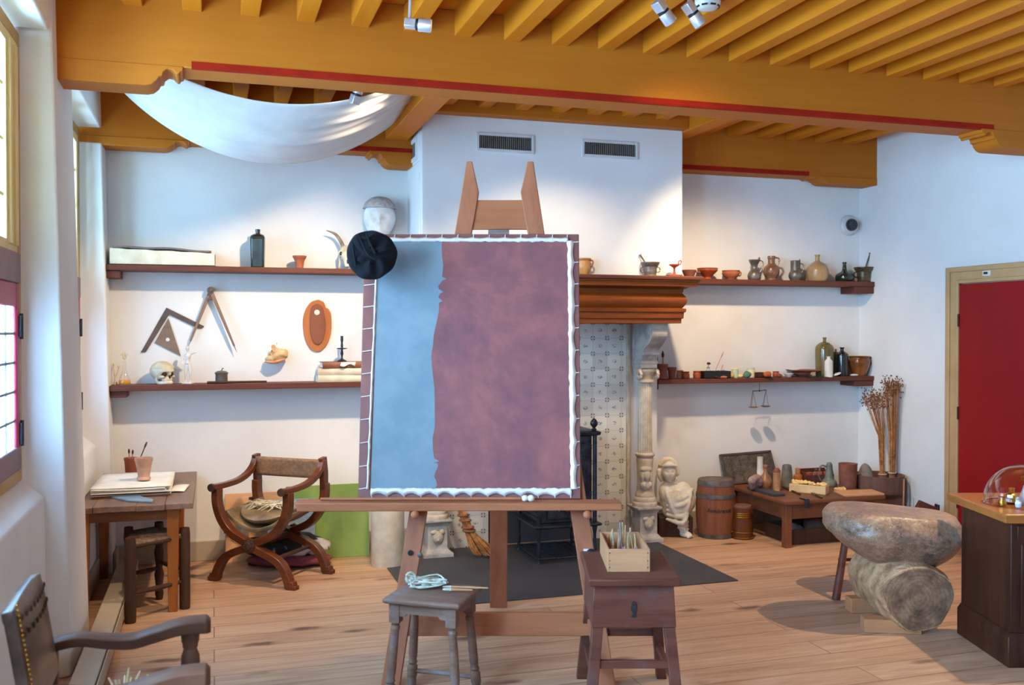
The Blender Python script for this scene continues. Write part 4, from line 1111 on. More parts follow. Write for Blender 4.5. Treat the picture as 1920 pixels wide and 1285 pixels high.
# ---------------------------------------------------------------- upper right shelf and mantel
YU = 7.32
RING = [(-.1, 0)]
pot('jar', 'yellow brown eared jar on the mantel, half hidden by the canvas edge', 'jar', 1094, 6.86, ZM, [(8, 0), (9, 2), (12.5, 12), (13, 20), (12, 27), (12.5, 29), (14, 31), (14, 33)], matte('honey glaze', S(206, 160, 96), S(170, 112, 60), .35, 5, .05), open_=True,
    handle=[([(11, 29), (17, 28), (17, 21), (12, 18)], 1.6, M_redware)])
def mortar_parts(mat, pest, lean, ring=True):
    def f(th, k):
        if ring:
            for s in (-1, 1):
                MB().tube([((s * 14 + s * 4.5 * math.cos(a)) * k, 0, (14 + 5 * math.sin(a)) * k) for a in [j * PI / 6 for j in range(13)]], 1.2 * k, 8).build('lug', mat, th)
    return f
def mortar(px, Y, z, mat, label, lab2, tipx, tipz):
    th = pot('mortar', label, 'mortar', px, Y, z, [(12, 0), (12.5, 2), (11, 4), (12, 9), (12.5, 11), (12, 13), (13, 18), (13, 19), (16.5, 23), (17, 25), (18, 26), (18, 28)], mat, open_=True, t=2, smooth=0, parts=mortar_parts(mat, 0, 0))
    k = SC(px, Y); x = XY(px, Y)
    p = thing('pestle', lab2, 'pestle', (x, Y, z + 3 * k), -YAW)
    a = Vector((-tipx * .35 * k, 0, 0)); b = Vector((tipx * k, 0, tipz * k)); d = (b - a).normalized()
    MB().tube([a, a + (b - a) * .3, b - d * .016, b - d * .008, b], [.009, .006, .0065, .011, .009], 10).build('shaft', mat, p)
mortar(1219, 6.86, ZM, M_pewter, 'dark grey two ringed mortar standing on the mantel', 'dark grey pestle leaning left out of the mantel mortar', -20, 40)
def lamp_parts(th, k):
    m = MB(); m.lathe([(0, 8), (2, 8), (1.8, 16), (3, 18), (9.5, 22), (10, 24), (8, 23), (0, 19)], 24, k=k); m.build('cup', M_redware, th)
pot('oil_lamp', 'small red footed oil lamp with loop handle at the mantel end', 'lamp', 1264, 6.80, ZM, [(0, 0), (14, 0), (15, 2.5), (15, 4), (8, 4), (3, 6), (2.5, 9)], M_redware, smooth=0, parts=lamp_parts,
    handle=[([(8, 24), (8, 29), (12, 31), (13, 27), (10, 23)], 1.2)])
pot('skillet', 'small brown clay skillet peeping out beside the chimney corner', 'pan', 1292, YU - .02, ZUR, [(6, 0), (7, 1), (12, 12), (13, 15), (13, 17)], M_terra_d, open_=True, handle=[([(12, 14), (16, 12.5), (21, 13)], 1.5)])
pot('bowl', 'orange red flared bowl on a narrow foot on the upper right shelf', 'bowl', 1326, YU, ZUR, [(7, 0), (7.5, 2), (7, 4), (12, 9), (18, 15), (19, 17), (19, 20), (20, 21)], M_redware, open_=True)
pot('bowl', 'brown round bowl left of the pewter flagon on the upper shelf', 'bowl', 1370, YU, ZUR, [(8, 0), (9, 2), (14, 7), (16.5, 12), (15.5, 15), (16.5, 17.5)], M_terra, open_=True, handle=[([(15, 15), (18.5, 14), (18.5, 9), (15, 7)], 1.2)])
def flagon_lid(th, k):
    m = MB(); m.ell((9 * k, 0, 40 * k), (2.2 * k, 1.5 * k, 3.5 * k), 10, 8); m.lathe([(10.5, 37.5), (10, 38.6), (0, 39)], 24, k=k); m.build('lid', M_pewter, th)
pot('flagon', 'grey pewter flagon with flared neck and thin high handle', 'jug', 1414, YU, ZUR, [(9, 0), (11.5, 2), (12.5, 8), (11, 14), (7, 20), (5.5, 24), (6.5, 29), (9, 34), (10.5, 37.5)], M_pewter, handle=[([(8, 37), (14, 36), (17, 30), (14, 21), (10.5, 15)], 1.0)], parts=flagon_lid)
pot('jug', 'brown stoneware jug with round belly and slim neck', 'jug', 1446, YU, ZUR, [(9, 0), (10, 1.5), (10, 4), (14, 11), (15, 18), (13, 25), (8, 30), (6.5, 33), (6.5, 40), (7.5, 42), (7, 46)], M_stonew, handle=[([(6, 43), (13, 42), (14.5, 36), (10, 28)], 1.5)])
pot('tankard', 'grey pewter tankard with straight neck between brown jug and round bottle', 'jug', 1491, YU, ZUR, [(9, 0), (10, 2), (12.5, 8), (12, 14), (9.5, 19), (9, 22), (9, 37)], M_pewter, handle=[([(8, 32), (13, 32), (15.5, 26), (14, 19), (11, 15)], 1.2)], parts=lambda th, k: MB().lathe([(9.5, 37), (9, 38.2), (0, 38.6)], 24, k=k).ell((8 * k, 0, 38.5 * k), (1.4 * k, 1.4 * k, 2.4 * k), 10, 8).build('lid', M_pewter, th))
pot('stoneware_bottle', 'big tan round bellied stoneware bottle on the upper right shelf', 'bottle', 1532, YU, ZUR, [(17, 0), (18.5, 3), (20.5, 10), (21, 18), (18.5, 26), (12, 33), (6, 37), (4.2, 40), (4, 47), (5, 48), (5, 50)], M_tanstone)
pot('onion_bottle', 'dark green onion shaped bottle beside the brass mortar', 'bottle', 1583, YU, ZUR, [(13, 0), (15.5, 2), (17, 8), (15, 14), (8, 18.5), (4.5, 22), (3.5, 30), (3.3, 34), (4, 35), (4, 37)], M_greenglass)
mortar(1619, YU - .01, ZUR, M_bronze, 'brown brass mortar at the right end of the upper shelf', 'dark pestle leaning right out of the brass mortar', 12, 52)

# ---------------------------------------------------------------- lower right shelf
YL = 7.30
def brush(px, Y, z, tip_px, tip_h, mat, label, r=.004, head=None):
    k = SC(px, Y); t = thing('paint_brush', label, 'paint brush', (XY(px, Y), Y, z))
    d = Vector(((tip_px - px) * k, .01, tip_h * k))
    MB().tube([(0, 0, 0), d * .75], r, 8).build('handle', mat, t)
    MB().tube([d * .75, d * .85, d], [r * 1.3, r * 1.8, r * .4], 8).build('bristles', head or M_darkwood, t)
def saucer(th, k): MB().lathe([(8, 0), (11, 1), (12, 4), (10.5, 4), (9, 2.2), (0, 2.2)], 24, k=k).build('saucer', M_terra, th)
pot('flower_pot', 'brown clay pot on a saucer by the column holding two brushes', 'pot', 1242, YL, ZLR, [(6.5, 2), (7.5, 4), (9.5, 20), (10.5, 23), (11, 24), (11, 28)], M_terra_d, open_=True, smooth=0, parts=saucer)
brush(1243, YL, ZLR + .014, 1244, 50, M_palewood, 'pale thick brush standing in the clay pot by the column', .007)
brush(1239, YL, ZLR + .014, 1231, 44, M_darkwood, 'thin dark brush leaning left in the clay pot by the column', .003)
pot('flower_pot', 'small brown clay pot second from the column on the lower shelf', 'pot', 1260, YL, ZLR, [(5, 0), (5.5, 1), (7.5, 16), (8.5, 17), (8.5, 22)], M_terra_d, open_=True, smooth=0)
pot('jar', 'little pale pink jar behind the orange jar on the lower shelf', 'jar', 1275, YL + .06, ZLR, [(5, 0), (6, 2), (6.5, 9), (5.5, 12), (6.5, 13), (6.5, 15)], M_terra_p, open_=True)
pot('jar', 'little orange jar with pale foot on the lower right shelf', 'jar', 1286, YL, ZLR, [(5.5, 0), (7, 2), (7.2, 8), (6, 10.5), (7, 12), (7, 13.5)], M_redware, open_=True)
pot('jar', 'little brown and orange jar left of the dark box', 'jar', 1307, YL, ZLR, [(6, 0), (7, 2), (7.5, 9), (6.5, 11), (7.2, 12), (7.2, 14)], M_redware, open_=True)
def flatbox(name, label, cat, pxa, pxb, Y, z, h, dpt, mat, parts=None):
    a, b = XY(pxa, Y), XY(pxb, Y); t = thing(name, label, cat, ((a + b) / 2, Y, z)); w = (b - a) / 2
    m = MB(); m.box(-w, w, -dpt / 2, dpt / 2, 0, .008)
    for q in ((-w, w, -dpt / 2, -dpt / 2 + .006), (-w, w, dpt / 2 - .006, dpt / 2), (-w, -w + .006, -dpt / 2, dpt / 2), (w - .006, w, -dpt / 2, dpt / 2)): m.box(q[0], q[1], q[2], q[3], 0, h)
    m.build('tray', mat, t, bevel=.002); return t
flatbox('dark_box', 'dark blue black open box with sticks on the lower right shelf', 'box', 1314, 1364, YL + .0, ZLR, .062, .12, M_black)
brush(1336, YL, ZLR + .01, 1361, 48, M_palewood, 'long thin stick leaning right out of the dark box', .0025, M_palewood)
brush(1346, YL, ZLR + .01, 1359, 24, M_palewood, 'short thin stick leaning right out of the dark box', .0025, M_palewood)
def poppy(th, k):
    MB().tube([(0, 0, 18 * k), (1 * k, 0, 26 * k)], .0025, 6).build('stem', M_darkwood, th)
    MB().ell((1 * k, 0, 27 * k), (4 * k, 3 * k, 2.5 * k), 12, 8).jitter(.004, 50).build('seed_head', M_darkwood, th)
pot('glass_bottle', 'little clear bottle with a dark dried flower behind the dark box', 'bottle', 1328, YL + .085, ZLR, [(6, 0), (6.5, 2), (6.5, 12), (3, 15), (2.5, 18), (3.5, 20)], matte('milky glass', S(190, 196, 196), S(166, 172, 176), .15, 6, 0), parts=poppy)
for i, (px, w, h, c, lab) in enumerate(((1345, 6, 5, S(58, 44, 40), 'dark lump of pigment in front of the dark box'), (1357, 7, 5, S(190, 110, 66), 'orange brown lump of pigment in front of the dark box'), (1401, 7.5, 13, S(84, 132, 112), 'teal green lump of pigment before the yellowish glass jar'), (1439, 8, 12, S(196, 96, 40), 'big orange lump of pigment in a dish'), (1462, 6, 7, S(120, 74, 48), 'small brown lump right of the orange jar'), (1371, 6, 10, S(214, 170, 90), 'yellow ochre lump between dark box and green jar'), (1390, 6, 8, S(226, 196, 130), 'pale yellow lump between the two glass jars'))):
    Y = YL - .06 + (.03 if i in (5, 6) else 0); k = SC(px, Y)
    m = MB(); m.ell((0, 0, h * k * .48), (w * k, w * k * .8, h * k * .5), 14, 10); m.jitter(.008, 38, i)
    tag(m.build('pigment_lump', matte('pigment %d' % i, c, None, .9, 22, .3), None, (XY(px, Y), Y, ZLR + .001)), lab, 'pigment')
M_jarA, M_jarB = matte('green white jar', S(186, 198, 178), S(156, 176, 156), .15, 9, .02), matte('yellow white jar', S(230, 222, 186), S(206, 190, 140), .15, 9, .02)
lidp = lambda mat: (lambda th, k: MB().lathe([(6.2, 15.5), (7, 15.7), (7, 18), (6.5, 18.6), (0, 18.6)], 24, k=k).build('lid', mat, th))
pot('glass_jar', 'pale green lidded jar on the lower right shelf', 'jar', 1378, YL, ZLR, [(5.5, 0), (7, 1), (7, 12), (6, 15.5)], M_jarA, parts=lidp(M_jarB))
pot('glass_jar', 'taller pale yellow lidded jar behind the teal lump', 'jar', 1408, YL + .03, ZLR, [(6, 0), (7.5, 1), (7.5, 14), (6, 15.5)], M_jarB, parts=lidp(M_jarA))
flatbox('small_box', 'small brown wooden box between glass jar and orange lump', 'box', 1415, 1432, YL, ZLR, .045, .07, M_darkwood)
pot('dish', 'small dark dish under the orange lump of pigment', 'dish', 1439, YL - .06, ZLR, [(6, 0), (10, 1.4), (10.5, 2.2)], M_darkwood, open_=True, smooth=0)
pot('jar', 'little orange pot near the plates on the lower right shelf', 'jar', 1455, YL, ZLR, [(4.5, 0), (6, 2), (6.2, 7), (5.5, 9), (6.2, 11)], M_redware, open_=True)
pot('bowl', 'pale blue white bowl under the left rim of the brown plate', 'bowl', 1479, YL - .02, ZLR, [(4, 0), (5, 1), (9, 6), (9.5, 7)], M_white, open_=True)
pot('bowl', 'small grey brown bowl carrying the wide plate', 'bowl', 1503, YL + .03, ZLR, [(8, 0), (9, 1), (16, 5), (17, 8.2)], M_terra_d, open_=True)
o = pot('plate', 'wide reddish brown plate balanced on bowls on the lower right shelf', 'plate', 1507, YL, ZLR + 8.6 * SC(1507, YL), [(12, 0), (20, .8), (31, 3), (33, 4.5)], M_terra_d, open_=True, smooth=0, t=.8)
pot('olive_bottle', 'tall olive green bottle with rounded shoulders on the lower right shelf', 'bottle', 1546, YL + .03, ZLR, [(15, 0), (16, 2), (16.5, 20), (17, 48), (15, 57), (8, 63), (3.5, 65), (3, 70), (3.6, 71), (3.6, 73)], M_olive)
pot('thin_bottle', 'thin olive bottle squeezed between the olive and black bottles', 'bottle', 1567, YL + .06, ZLR, [(4, 0), (4.5, 2), (4.5, 40), (2, 46), (2.2, 50)], M_olive)
pot('white_bottle', 'white ceramic bottle before the tall olive bottle', 'bottle', 1554, YL - .05, ZLR, [(7.2, 0), (7.8, 1.5), (7.8, 27), (7.4, 29), (4, 33), (3.3, 36), (4, 37), (4, 38)], M_white)
pot('black_bottle', 'black glass bottle with wide lip on the lower right shelf', 'bottle', 1579, YL + .01, ZLR, [(10.5, 0), (11.5, 2), (11.8, 36), (10.5, 42), (5, 46), (3.4, 48), (3.2, 51), (4.6, 53), (4.4, 54)], M_blackglass)
pot('cooking_pot', 'brown glazed cooking pot at the right end of the lower shelf', 'pot', 1611, YL + .0, ZLR, [(11, 0), (12, 1), (17, 14), (20, 24), (20, 29), (18, 33), (19, 36), (20, 37)], matte('brown lead glaze', S(150, 88, 40), S(52, 30, 20), .15, 3, .05), open_=True, handle=[([(18, 35), (24, 33), (25, 26), (19, 20)], 2.0)])
for px, Y, a, lab in ((1570, 7.245, .35, 'white shell propped beside the white bottle'), (1602, 7.245, 0, 'flat white shell before the brown cooking pot')):
    k = SC(px, Y); m = MB(); m.ell((0, 0, 0), (8.5 * k, 6 * k, 2.2 * k), 20, 10, M=Matrix.Rotation(-a, 4, 'Y'), fn=lambda q, p: p * (1 + .06 * math.sin(9 * math.atan2(q.y, q.x))))
    tag(m.build('shell', M_white, None, (XY(px, Y), Y, ZLR + (.011 if not a else .022))), lab, 'shell')
# balance hanging below the lower right shelf
bp_ = P(1424, 717, Y=7.26); zs = lambda y: P(1424, y, Y=7.26).z
ba = thing('hand_balance', 'small brass hand balance hanging under the lower right shelf', 'balance', (bp_.x, 7.26, ZLR - .038))
k = SC(1424, 7.26); z0 = ZLR - .038
MB().tube([(0, 0, 0), (0, 0, zs(733) - z0)], .0018, 6).build('hook_cord', M_darkwood, ba)
zb = zs(733) - z0
MB().tube([(-14.5 * k, 0, zb - .002), (0, 0, zb), (14.5 * k, 0, zb + .006)], .0035, 8).ell((0, 0, zb), (.006, .006, .010), 10, 8).build('beam', M_iron, ba)
for s, dz in ((-1, -.002), (1, .004)):
    zp = zs(765) - z0 + dz
    m = MB()
    for dx in (-8, 8): m.tube([(s * 14 * k, 0, zb + dz), (s * 13 * k + dx * k, -.012 if dx < 0 else .012, zp + .01)], .0014, 5)
    m.tube([(s * 14 * k, 0, zb + dz), (s * 13 * k, .03, zp + .01)], .0014, 5); m.build('pan_cords', M_darkwood, ba)
    MB().lathe([(0, 0), (5, .2), (9, 1.8), (9.3, 2.6), (8.6, 2.4), (5, 1), (0, .8)], 24, (s * 13 * k, 0, zp), k=k).build('pan', M_brass if s < 0 else M_pewter, ba)

# ---------------------------------------------------------------- upper left shelf
YA = 7.32
x0, x1 = XY(209, YA), XY(405, YA)
pf = thing('parchment_bundle', 'long cream parchment bundle with grey top sheet on the upper left shelf', 'bundle', ((x0 + x1) / 2, YA, ZUL)); w = (x1 - x0) / 2
m = MB(); L = []
for j in range(13):
    x = -w + 2 * w * j / 12; h = .118 - .022 * j / 12 + .003 * math.sin(j * 2.1)
    L.append([(x, -.10, .004), (x, -.106, .03), (x, -.106, h * .55), (x, -.10, h * .95), (x, -.07, h), (x, .07, h), (x, .10, h * .9), (x, .10, .004)])
m.loft(L); m.build('folded_sheets', M_cream, pf, bevel=.003)
m = MB(); m.grid(lambda u, v: Vector((-w + .02 + (2 * w - .05) * u, -.102 + .2 * v, .122 - .020 * u + .014 * math.sin(PI * u) * 0 + .003 * math.sin(u * 13) + .008 * (1 - abs(2 * u - 1)))), 24, 4); m.build('cover_sheet', matte('grey cover sheet', S(122, 104, 100), S(98, 82, 78), .7, 8, .1), pf, solid=.014)
m = MB(); m.tube([(w - .004, -.109, .01), (w - .004, -.109, .085)], .003, 6); m.build('tie', M_brownpaper, pf)
kq = SC(484, YA)
q = thing('square_bottle', 'dark green square case bottle on the upper left shelf', 'bottle', (XY(484, YA), YA, ZUL), R(-8))
def sq(r, z, c=.25): 
    r *= kq; c *= r; z *= kq
    return [(-r + c, -r, z), (r - c, -r, z), (r, -r + c, z), (r, r - c, z), (r - c, r, z), (-r + c, r, z), (-r, r - c, z), (-r, -r + c, z)]
m = MB(); m.loft([sq(11.5, 0), sq(12, 2), sq(13, 52), sq(13, 57, .35), sq(11, 61, .5), sq(5, 64, .6)]); m.build('body', M_greenglass, q, bevel=.003)
m = MB(); m.lathe([(4.2, 63), (4, 67), (4.4, 68), (4.4, 72), (3.4, 72.4), (0, 72)], 20, k=kq); m.build('neck', M_greenglass, q)
pot('beaker', 'small flared terracotta beaker on the upper left shelf', 'cup', 562, YA, ZUL, [(7, 0), (7.2, 2), (8.5, 12), (10, 17), (12.5, 21), (13, 24)], M_terra, open_=True, smooth=2)
# goat skull with horns
kk = SC(650, YA)
gs = thing('goat_skull', 'white goat skull with long curved horns beside the plaster head', 'animal skull', (XY(650, YA), YA, ZUL), -YAW + R(12))
m = MB()
m.ell((0, .02, .135), (.052, .06, .05), 16, 12); m.ell((0, -.03, .10), (.042, .05, .05), 16, 12)
m.tube([(0, -.03, .11), (0, -.065, .06), (0, -.085, .012)], [.040, .026, .016], 12); m.ell((-.045, -.005, .125), (.018, .02, .018), 10, 8); m.ell((.045, -.005, .125), (.018, .02, .018), 10, 8)
m.tube([(-.055, .03, .10), (-.05, -.0, .05), (-.055, .0, .006)], [.012, .010, .010], 8); m.tube([(.05, .03, .10), (.045, -.0, .05), (.05, .0, .006)], [.012, .010, .010], 8)
m.build('skull', M_bone, gs, remesh=.006)
m = MB()
for s in (-1, 1): m.ell((s * .043, -.03, .118), (.011, .012, .015), 10, 8)
m.ell((.004, -.088, .05), (.008, .008, .022), 10, 8); m.build('socket_shade', M_darkwood, gs)  # dark bodies imitate the shade in the eye and nose hollows
MB().tube([(-.022, .02, .165), (-.045, .03, .22), (-.085, .03, .27), (-.15, .02, .295)], [.016, .014, .010, .003], 12, n=4).build('horn', M_horn, gs)
MB().tube([(.022, .02, .165), (.042, .03, .215), (.075, .035, .262), (.125, .03, .278)], [.016, .014, .010, .003], 12, n=4).build('horn', M_horn, gs)
# head study
kk = SC(712, YA); hx = XY(712, YA + .02)
hd = thing('plaster_bust', 'pale grey plaster head study at the chimney end of the upper left shelf', 'sculpture', (hx, YA + .02, ZUL), -YAW + R(8))
m = MB(); m.ell((0, 0, .385), (1, 1, 1), 56, 44, fn=head_fn(.245, .22, .345, .10)); 
m.build('head', matte('grey plaster', S(226, 226, 224), S(186, 186, 184), .8, 7, .25), hd, sharp=90)
m = MB(); m.ell((0, .0, .46), (.128, .118, .105), 32, 14, fn=lambda q, p: Vector((p.x, p.y, max(p.z, .012)))); m.jitter(.004, 60); m.build('hair_cap', matte('brown grey clay', S(178, 172, 166), S(146, 140, 134), .9, 30, .5), hd)
m = MB(); m.lathe(spline([(.10, 0), (.11, .03), (.09, .10), (.062, .16), (.06, .27)], 3), 24); m.build('neck', M_grey_stone, hd)

# ---------------------------------------------------------------- lower left shelf
YBk = 7.32
tw = thing('dried_twig', 'thin dried twig in the corner of the lower left shelf', 'twig', (XY(216, 7.34), 7.34, ZLL))
MB().tube([(0, 0, 0), (-.006, 0, .06), (-.012, 0, .14)], [.006, .004, .002], 6).tube([(-.004, 0, .05), (.015, 0, .09), (.022, 0, .125)], [.004, .003, .002], 6).build('stem', M_straw, tw)
MB().ell((-.012, 0, .143), (.007, .007, .012), 8, 6).ell((.022, 0, .128), (.008, .006, .012), 8, 6).lathe([(.012, 0), (.012, .018), (.006, .024), (0, .024)], 10).build('seed_head', M_straw, tw)
kf = SC(233, YBk)
fl = thing('glass_flask', 'clear glass flask with amber liquid and a dried flower, lower left shelf', 'flask', (XY(233, YBk), YBk, ZLL))
MB().lathe(spline([(9.5, 0), (11, 1.5), (11, 6), (7, 18), (3.5, 28), (3, 40), (3.6, 44)], 3) + [(3.0, 44)] + spline([(2.5, 40), (3, 28), (6.4, 18), (10.4, 6), (10.4, 2)], 3) + [(0, 1.2)], 24, k=kf).build('body', thin_glass('flask glass', (1, 1, 1, 1), .15), fl)
MB().lathe([(0, 1.4), (9.5, 1.4), (10.2, 2.4), (10.3, 6.5), (9.6, 8.6), (0, 8.6)], 24, k=kf).build('liquid', matte('amber liquid', S(232, 160, 30), S(220, 140, 20), .1, 4, 0), fl)
m = MB(); m.tube([(0, 0, 9 * kf), (.002, 0, 52 * kf)], .002, 6)
for a in range(6): m.tube([(.002, 0, 48 * kf), (.012 * math.cos(a), .012 * math.sin(a), 54 * kf), (.024 * math.cos(a), .02 * math.sin(a), (57 + (a % 3) * 2) * kf)], [.002, .002, .003], 5)
m.ell((0, 0, 51 * kf), (.014, .014, .014), 10, 8); m.build('dried_flower', M_straw, fl)
# human skull
sk = thing('human_skull', 'human skull facing right on the lower left shelf', 'skull', (XY(303, YBk - .01), YBk - .01, ZLL), -YAW + R(60))
def skullfn(q, p):
    p = Vector((q.x * .072, q.y * .094, q.z * .072)); x, y, z = q
    g = lambda cx, cz, sx, sz: math.exp(-((x - cx) / sx) ** 2 - ((z - cz) / sz) ** 2) if y < .1 else 0
    if z < -.2: p.y *= 1 - .12 * (-.2 - z)
    p.y += .055 * (g(-.42, -.30, .20, .19) + g(.42, -.30, .20, .19)) + .042 * g(0, -.62, .10, .16)
    p.y += -.010 * (g(-.42, -.02, .3, .09) + g(.42, -.02, .3, .09)) - .012 * g(0, -.40, .08, .2)
    p.x *= 1 - .10 * math.exp(-((y + .45) / .3) ** 2) * (z < .3)
    return p
m = MB(); m.ell((0, 0, .095), (1, 1, 1), 60, 48, fn=skullfn)
m.build('cranium', M_bone, sk, sharp=90)
m = MB(); m.ell((0, -.052, .038), (.036, .034, .026), 20, 14); m.ell((-.045, -.052, .055), (.016, .028, .011), 12, 8); m.ell((.045, -.052, .055), (.016, .028, .011), 12, 8)
m.build('upper_jaw', M_bone, sk)
m = MB()
for a in range(-4, 5): m.ell((.030 * math.sin(a * .26), -.052 - .032 * math.cos(a * .26), .020), (.0045, .004, .009), 8, 6)
m.build('teeth', M_white, sk)
m = MB(); m.tube([(-.050, .0, .045), (-.046, -.02, .012), (-.03, -.065, .012), (0, -.084, .012), (.03, -.065, .012), (.046, -.02, .012), (.050, .0, .045)], [.010, .013, .011, .012, .011, .013, .010], 10, n=3); m.build('lower_jaw', M_bone, sk)
m = MB()
for s in (-1, 1): m.ell((s * .029, -.066, .073), (.017, .012, .015), 14, 10)
m.ell((0, -.083, .052), (.008, .008, .012), 10, 8); m.build('socket_shade', M_darkwood, sk)  # dark plugs in the eye and nose hollows, in place of their shade
# white figurine
fg = thing('plaster_figurine', 'small white plaster figurine standing below the dividers', 'figurine', (XY(352, YBk + .0), YBk, ZLL), -YAW)
m = MB(); K = .285
J = dict(pelvis=(0, 0, .145), chest=(.0, .0, .20), neck=(-.002, 0, .232), head=(-.002, -.002, .257))
m.tube([J['pelvis'], (0, 0, .17), J['chest'], (0, 0, .222)], [.021, .017, .024, .016], 12); m.tube([(0, 0, .22), J['head']], [.008, .009], 8); m.ell(J['head'], (.014, .016, .018), 12, 10)
for s, kx in ((-1, .014), (1, .02)):
    m.tube([(s * .010, 0, .145), (s * kx, -.006, .08), (s * kx * .9, .004, .016)], [.014, .010, .007], 10); m.ell((s * kx * .9, -.01, .014), (.008, .018, .006), 10, 8)
m.tube([(-.022, 0, .214), (-.036, .004, .175), (-.03, -.02, .14)], [.009, .007, .005], 8); m.tube([(.022, 0, .214), (.045, -.004, .224), (.068, -.01, .228)], [.009, .007, .005], 8)
m.build('figure', M_white, fg, remesh=.0042)
MB().cbox((0, 0, .006), (.07, .06, .012)).build('base', M_white, fg, bevel=.002)
o = MB().tube([(0, 0, 0), (.62 * 0 + XY(500, 7.26) - XY(388, 7.26), .02, 0)], [.0095, .007], 10).build('cane', M_darkwood, None, (XY(388, 7.26), 7.26, ZLL + .0097))
tag(o, 'long dark rod lying along the edge of the lower left shelf', 'rod')
def tongs(th, k):
    MB().lathe([(12.2, 18), (12.5, 20), (8, 23), (0, 24)], 24, k=k).build('lid', M_pewter, th); MB().tube([(0, 0, 23.5 * k), (2 * k, 0, 28 * k), (4 * k, 0, 27 * k)], .004, 6, n=3).build('knob', M_pewter, th)
pot('lidded_pot', 'small grey metal pot with knobbed lid on the lower left shelf', 'pot', 415, YBk, ZLL, [(10.5, 0), (11.2, 2), (11, 16), (12, 18)], M_pewter, smooth=0, parts=tongs)
# books, flat stack
def book(pxa, pxb, z, h, mat, label, rz=0, bands=True, dpt=.20):
    Y = YBk + .0; a, b = XY(pxa, Y), XY(pxb, Y); w = (b - a) / 2
    t = thing('book', label, 'book', ((a + b) / 2, Y, z), rz, 'books stacked on the lower left shelf')
    c = MB(); c.box(-w, w, -dpt / 2, dpt / 2, 0, .004); c.box(-w, w, -dpt / 2, dpt / 2, h - .004, h)
    c.prism([(-dpt / 2, 0), (-dpt / 2, h), (-dpt / 2 - .006, h * .75), (-dpt / 2 - .008, h / 2), (-dpt / 2 - .006, h * .25)], -w, w, 'x'); c.build('cover', mat, t, bevel=.002)
    MB().box(-w + .006, w - .006, -dpt / 2 + .001, dpt / 2 - .006, .004, h - .004).build('page_block', M_paper, t)
    if bands:
        m = MB()
        for k in range(5):
            x = -w + 2 * w * (k + .7) / 5.4; m.prism([(-dpt / 2 - .002, .001), (-dpt / 2 - .002, h - .001), (-dpt / 2 - .0095, h * .75), (-dpt / 2 - .0115, h / 2), (-dpt / 2 - .0095, h * .25)], x - .003, x + .003, 'x')
        m.build('spine_band', mat, t)
    return t
book(593, 690, ZLL, .052, M_cream, 'cream vellum book at the bottom of the stack under the candlestick', R(1))
book(595, 692, ZLL + .0525, .050, matte('warm cream vellum', S(226, 206, 184), S(200, 176, 150), .7, 8, .15), 'cream vellum book in the middle of the stack under the candlestick', R(-2))
bk3 = book(601, 694, ZLL + .103, .046, M_brownpaper, 'orange brown leather book on top of the stack', R(1.5), False)
m = MB(); m.grid(lambda u, v: Vector((-.06 + .11 * u + .01 * v, -.112 - .012 * (1 - v) - .004 * math.sin(u * 9), .046 - .035 * (1 - v) * (.7 + .3 * math.sin(u * 7)))), 8, 3); m.build('page_scrap', M_paper, bk3, solid=.002)
kc = SC(641, YBk)
cs = MB(); cs.lathe(spline([(0, 0), (9, 0), (9, 1.5), (5, 4), (2, 6), (1.8, 11), (3, 15), (2.2, 19), (2, 23)], 2) + [(9.5, 24), (10, 25), (9, 25.6), (2.4, 26)] + spline([(2.2, 27), (2.4, 31), (1.7, 36), (2.8, 40), (2.4, 46), (3.2, 48)], 2) + [(2.4, 48), (2, 43), (0, 43)], 24, k=kc)
tag(cs.build('candlestick', M_iron, None, (XY(641, YBk), YBk, ZLL + .1495)), 'dark slim candlestick with drip pan on the stack of books', 'candlestick')

# ---------------------------------------------------------------- things hung on the back wall, left
YW = 7.425
def W(px, py): p = P(px, py, Y=YW); return (p.x, p.z)
def hung(name, label, cat, pts, mat, t=.010, hole=None, y=YW, bevel=.002):
    pp = [W(*q) for q in pts]; cx = sum(p[0] for p in pp) / len(pp); cz = sum(p[1] for p in pp) / len(pp)
    m = MB(); m.prism([(a - cx, c - cz) for a, c in pp], -t, 0, 'y')
    o = m.build(name, mat, None, (cx, y, cz), bevel=bevel); return tag(o, label, cat)
M_darkbrown = wood('dark grey wood', S(74, 62, 58), S(112, 94, 88), 'x', .55, 4, .2)
hung('carpenter_square', 'dark wooden L shaped square hung on the wall, left', 'square', [(312, 577), (383, 612), (381, 615), (371, 616), (317, 590), (273, 661), (264, 661)], M_darkbrown, y=7.438)
o = hung('set_square', 'grey brown triangular set square with round hole under the L square', 'set square', [(315.5, 597), (290, 643), (339, 668)], wood('grey brown wood', S(112, 92, 78), S(142, 120, 104), 'x', .55, 4, .2), .008, y=7.438)
hz = W(314.5, 637); k = SC(314, YW)
MB().lathe([(3.5, 0), (3.5, .006), (0, .006)], 18, (hz[0] - o.location.x, -.0075, hz[1] - o.location.z), Matrix.Rotation(PI / 2, 4, 'X') @ Matrix.Diagonal((k, k, .3, 1)), 1.0).build('hole', M_white, o)
dv_ = thing('dividers', 'large pair of wooden dividers hung open on the wall', 'dividers', (W(395, 545)[0], YW, W(395, 545)[1]))
d0 = W(395, 545)
def rel(px, py, y=-.02): a = W(px, py); return Vector((a[0] - d0[0], y, a[1] - d0[1]))
M_divw = wood('grey brown dividers wood', S(110, 84, 68), S(156, 124, 104), 'z', .5, 4, .2)
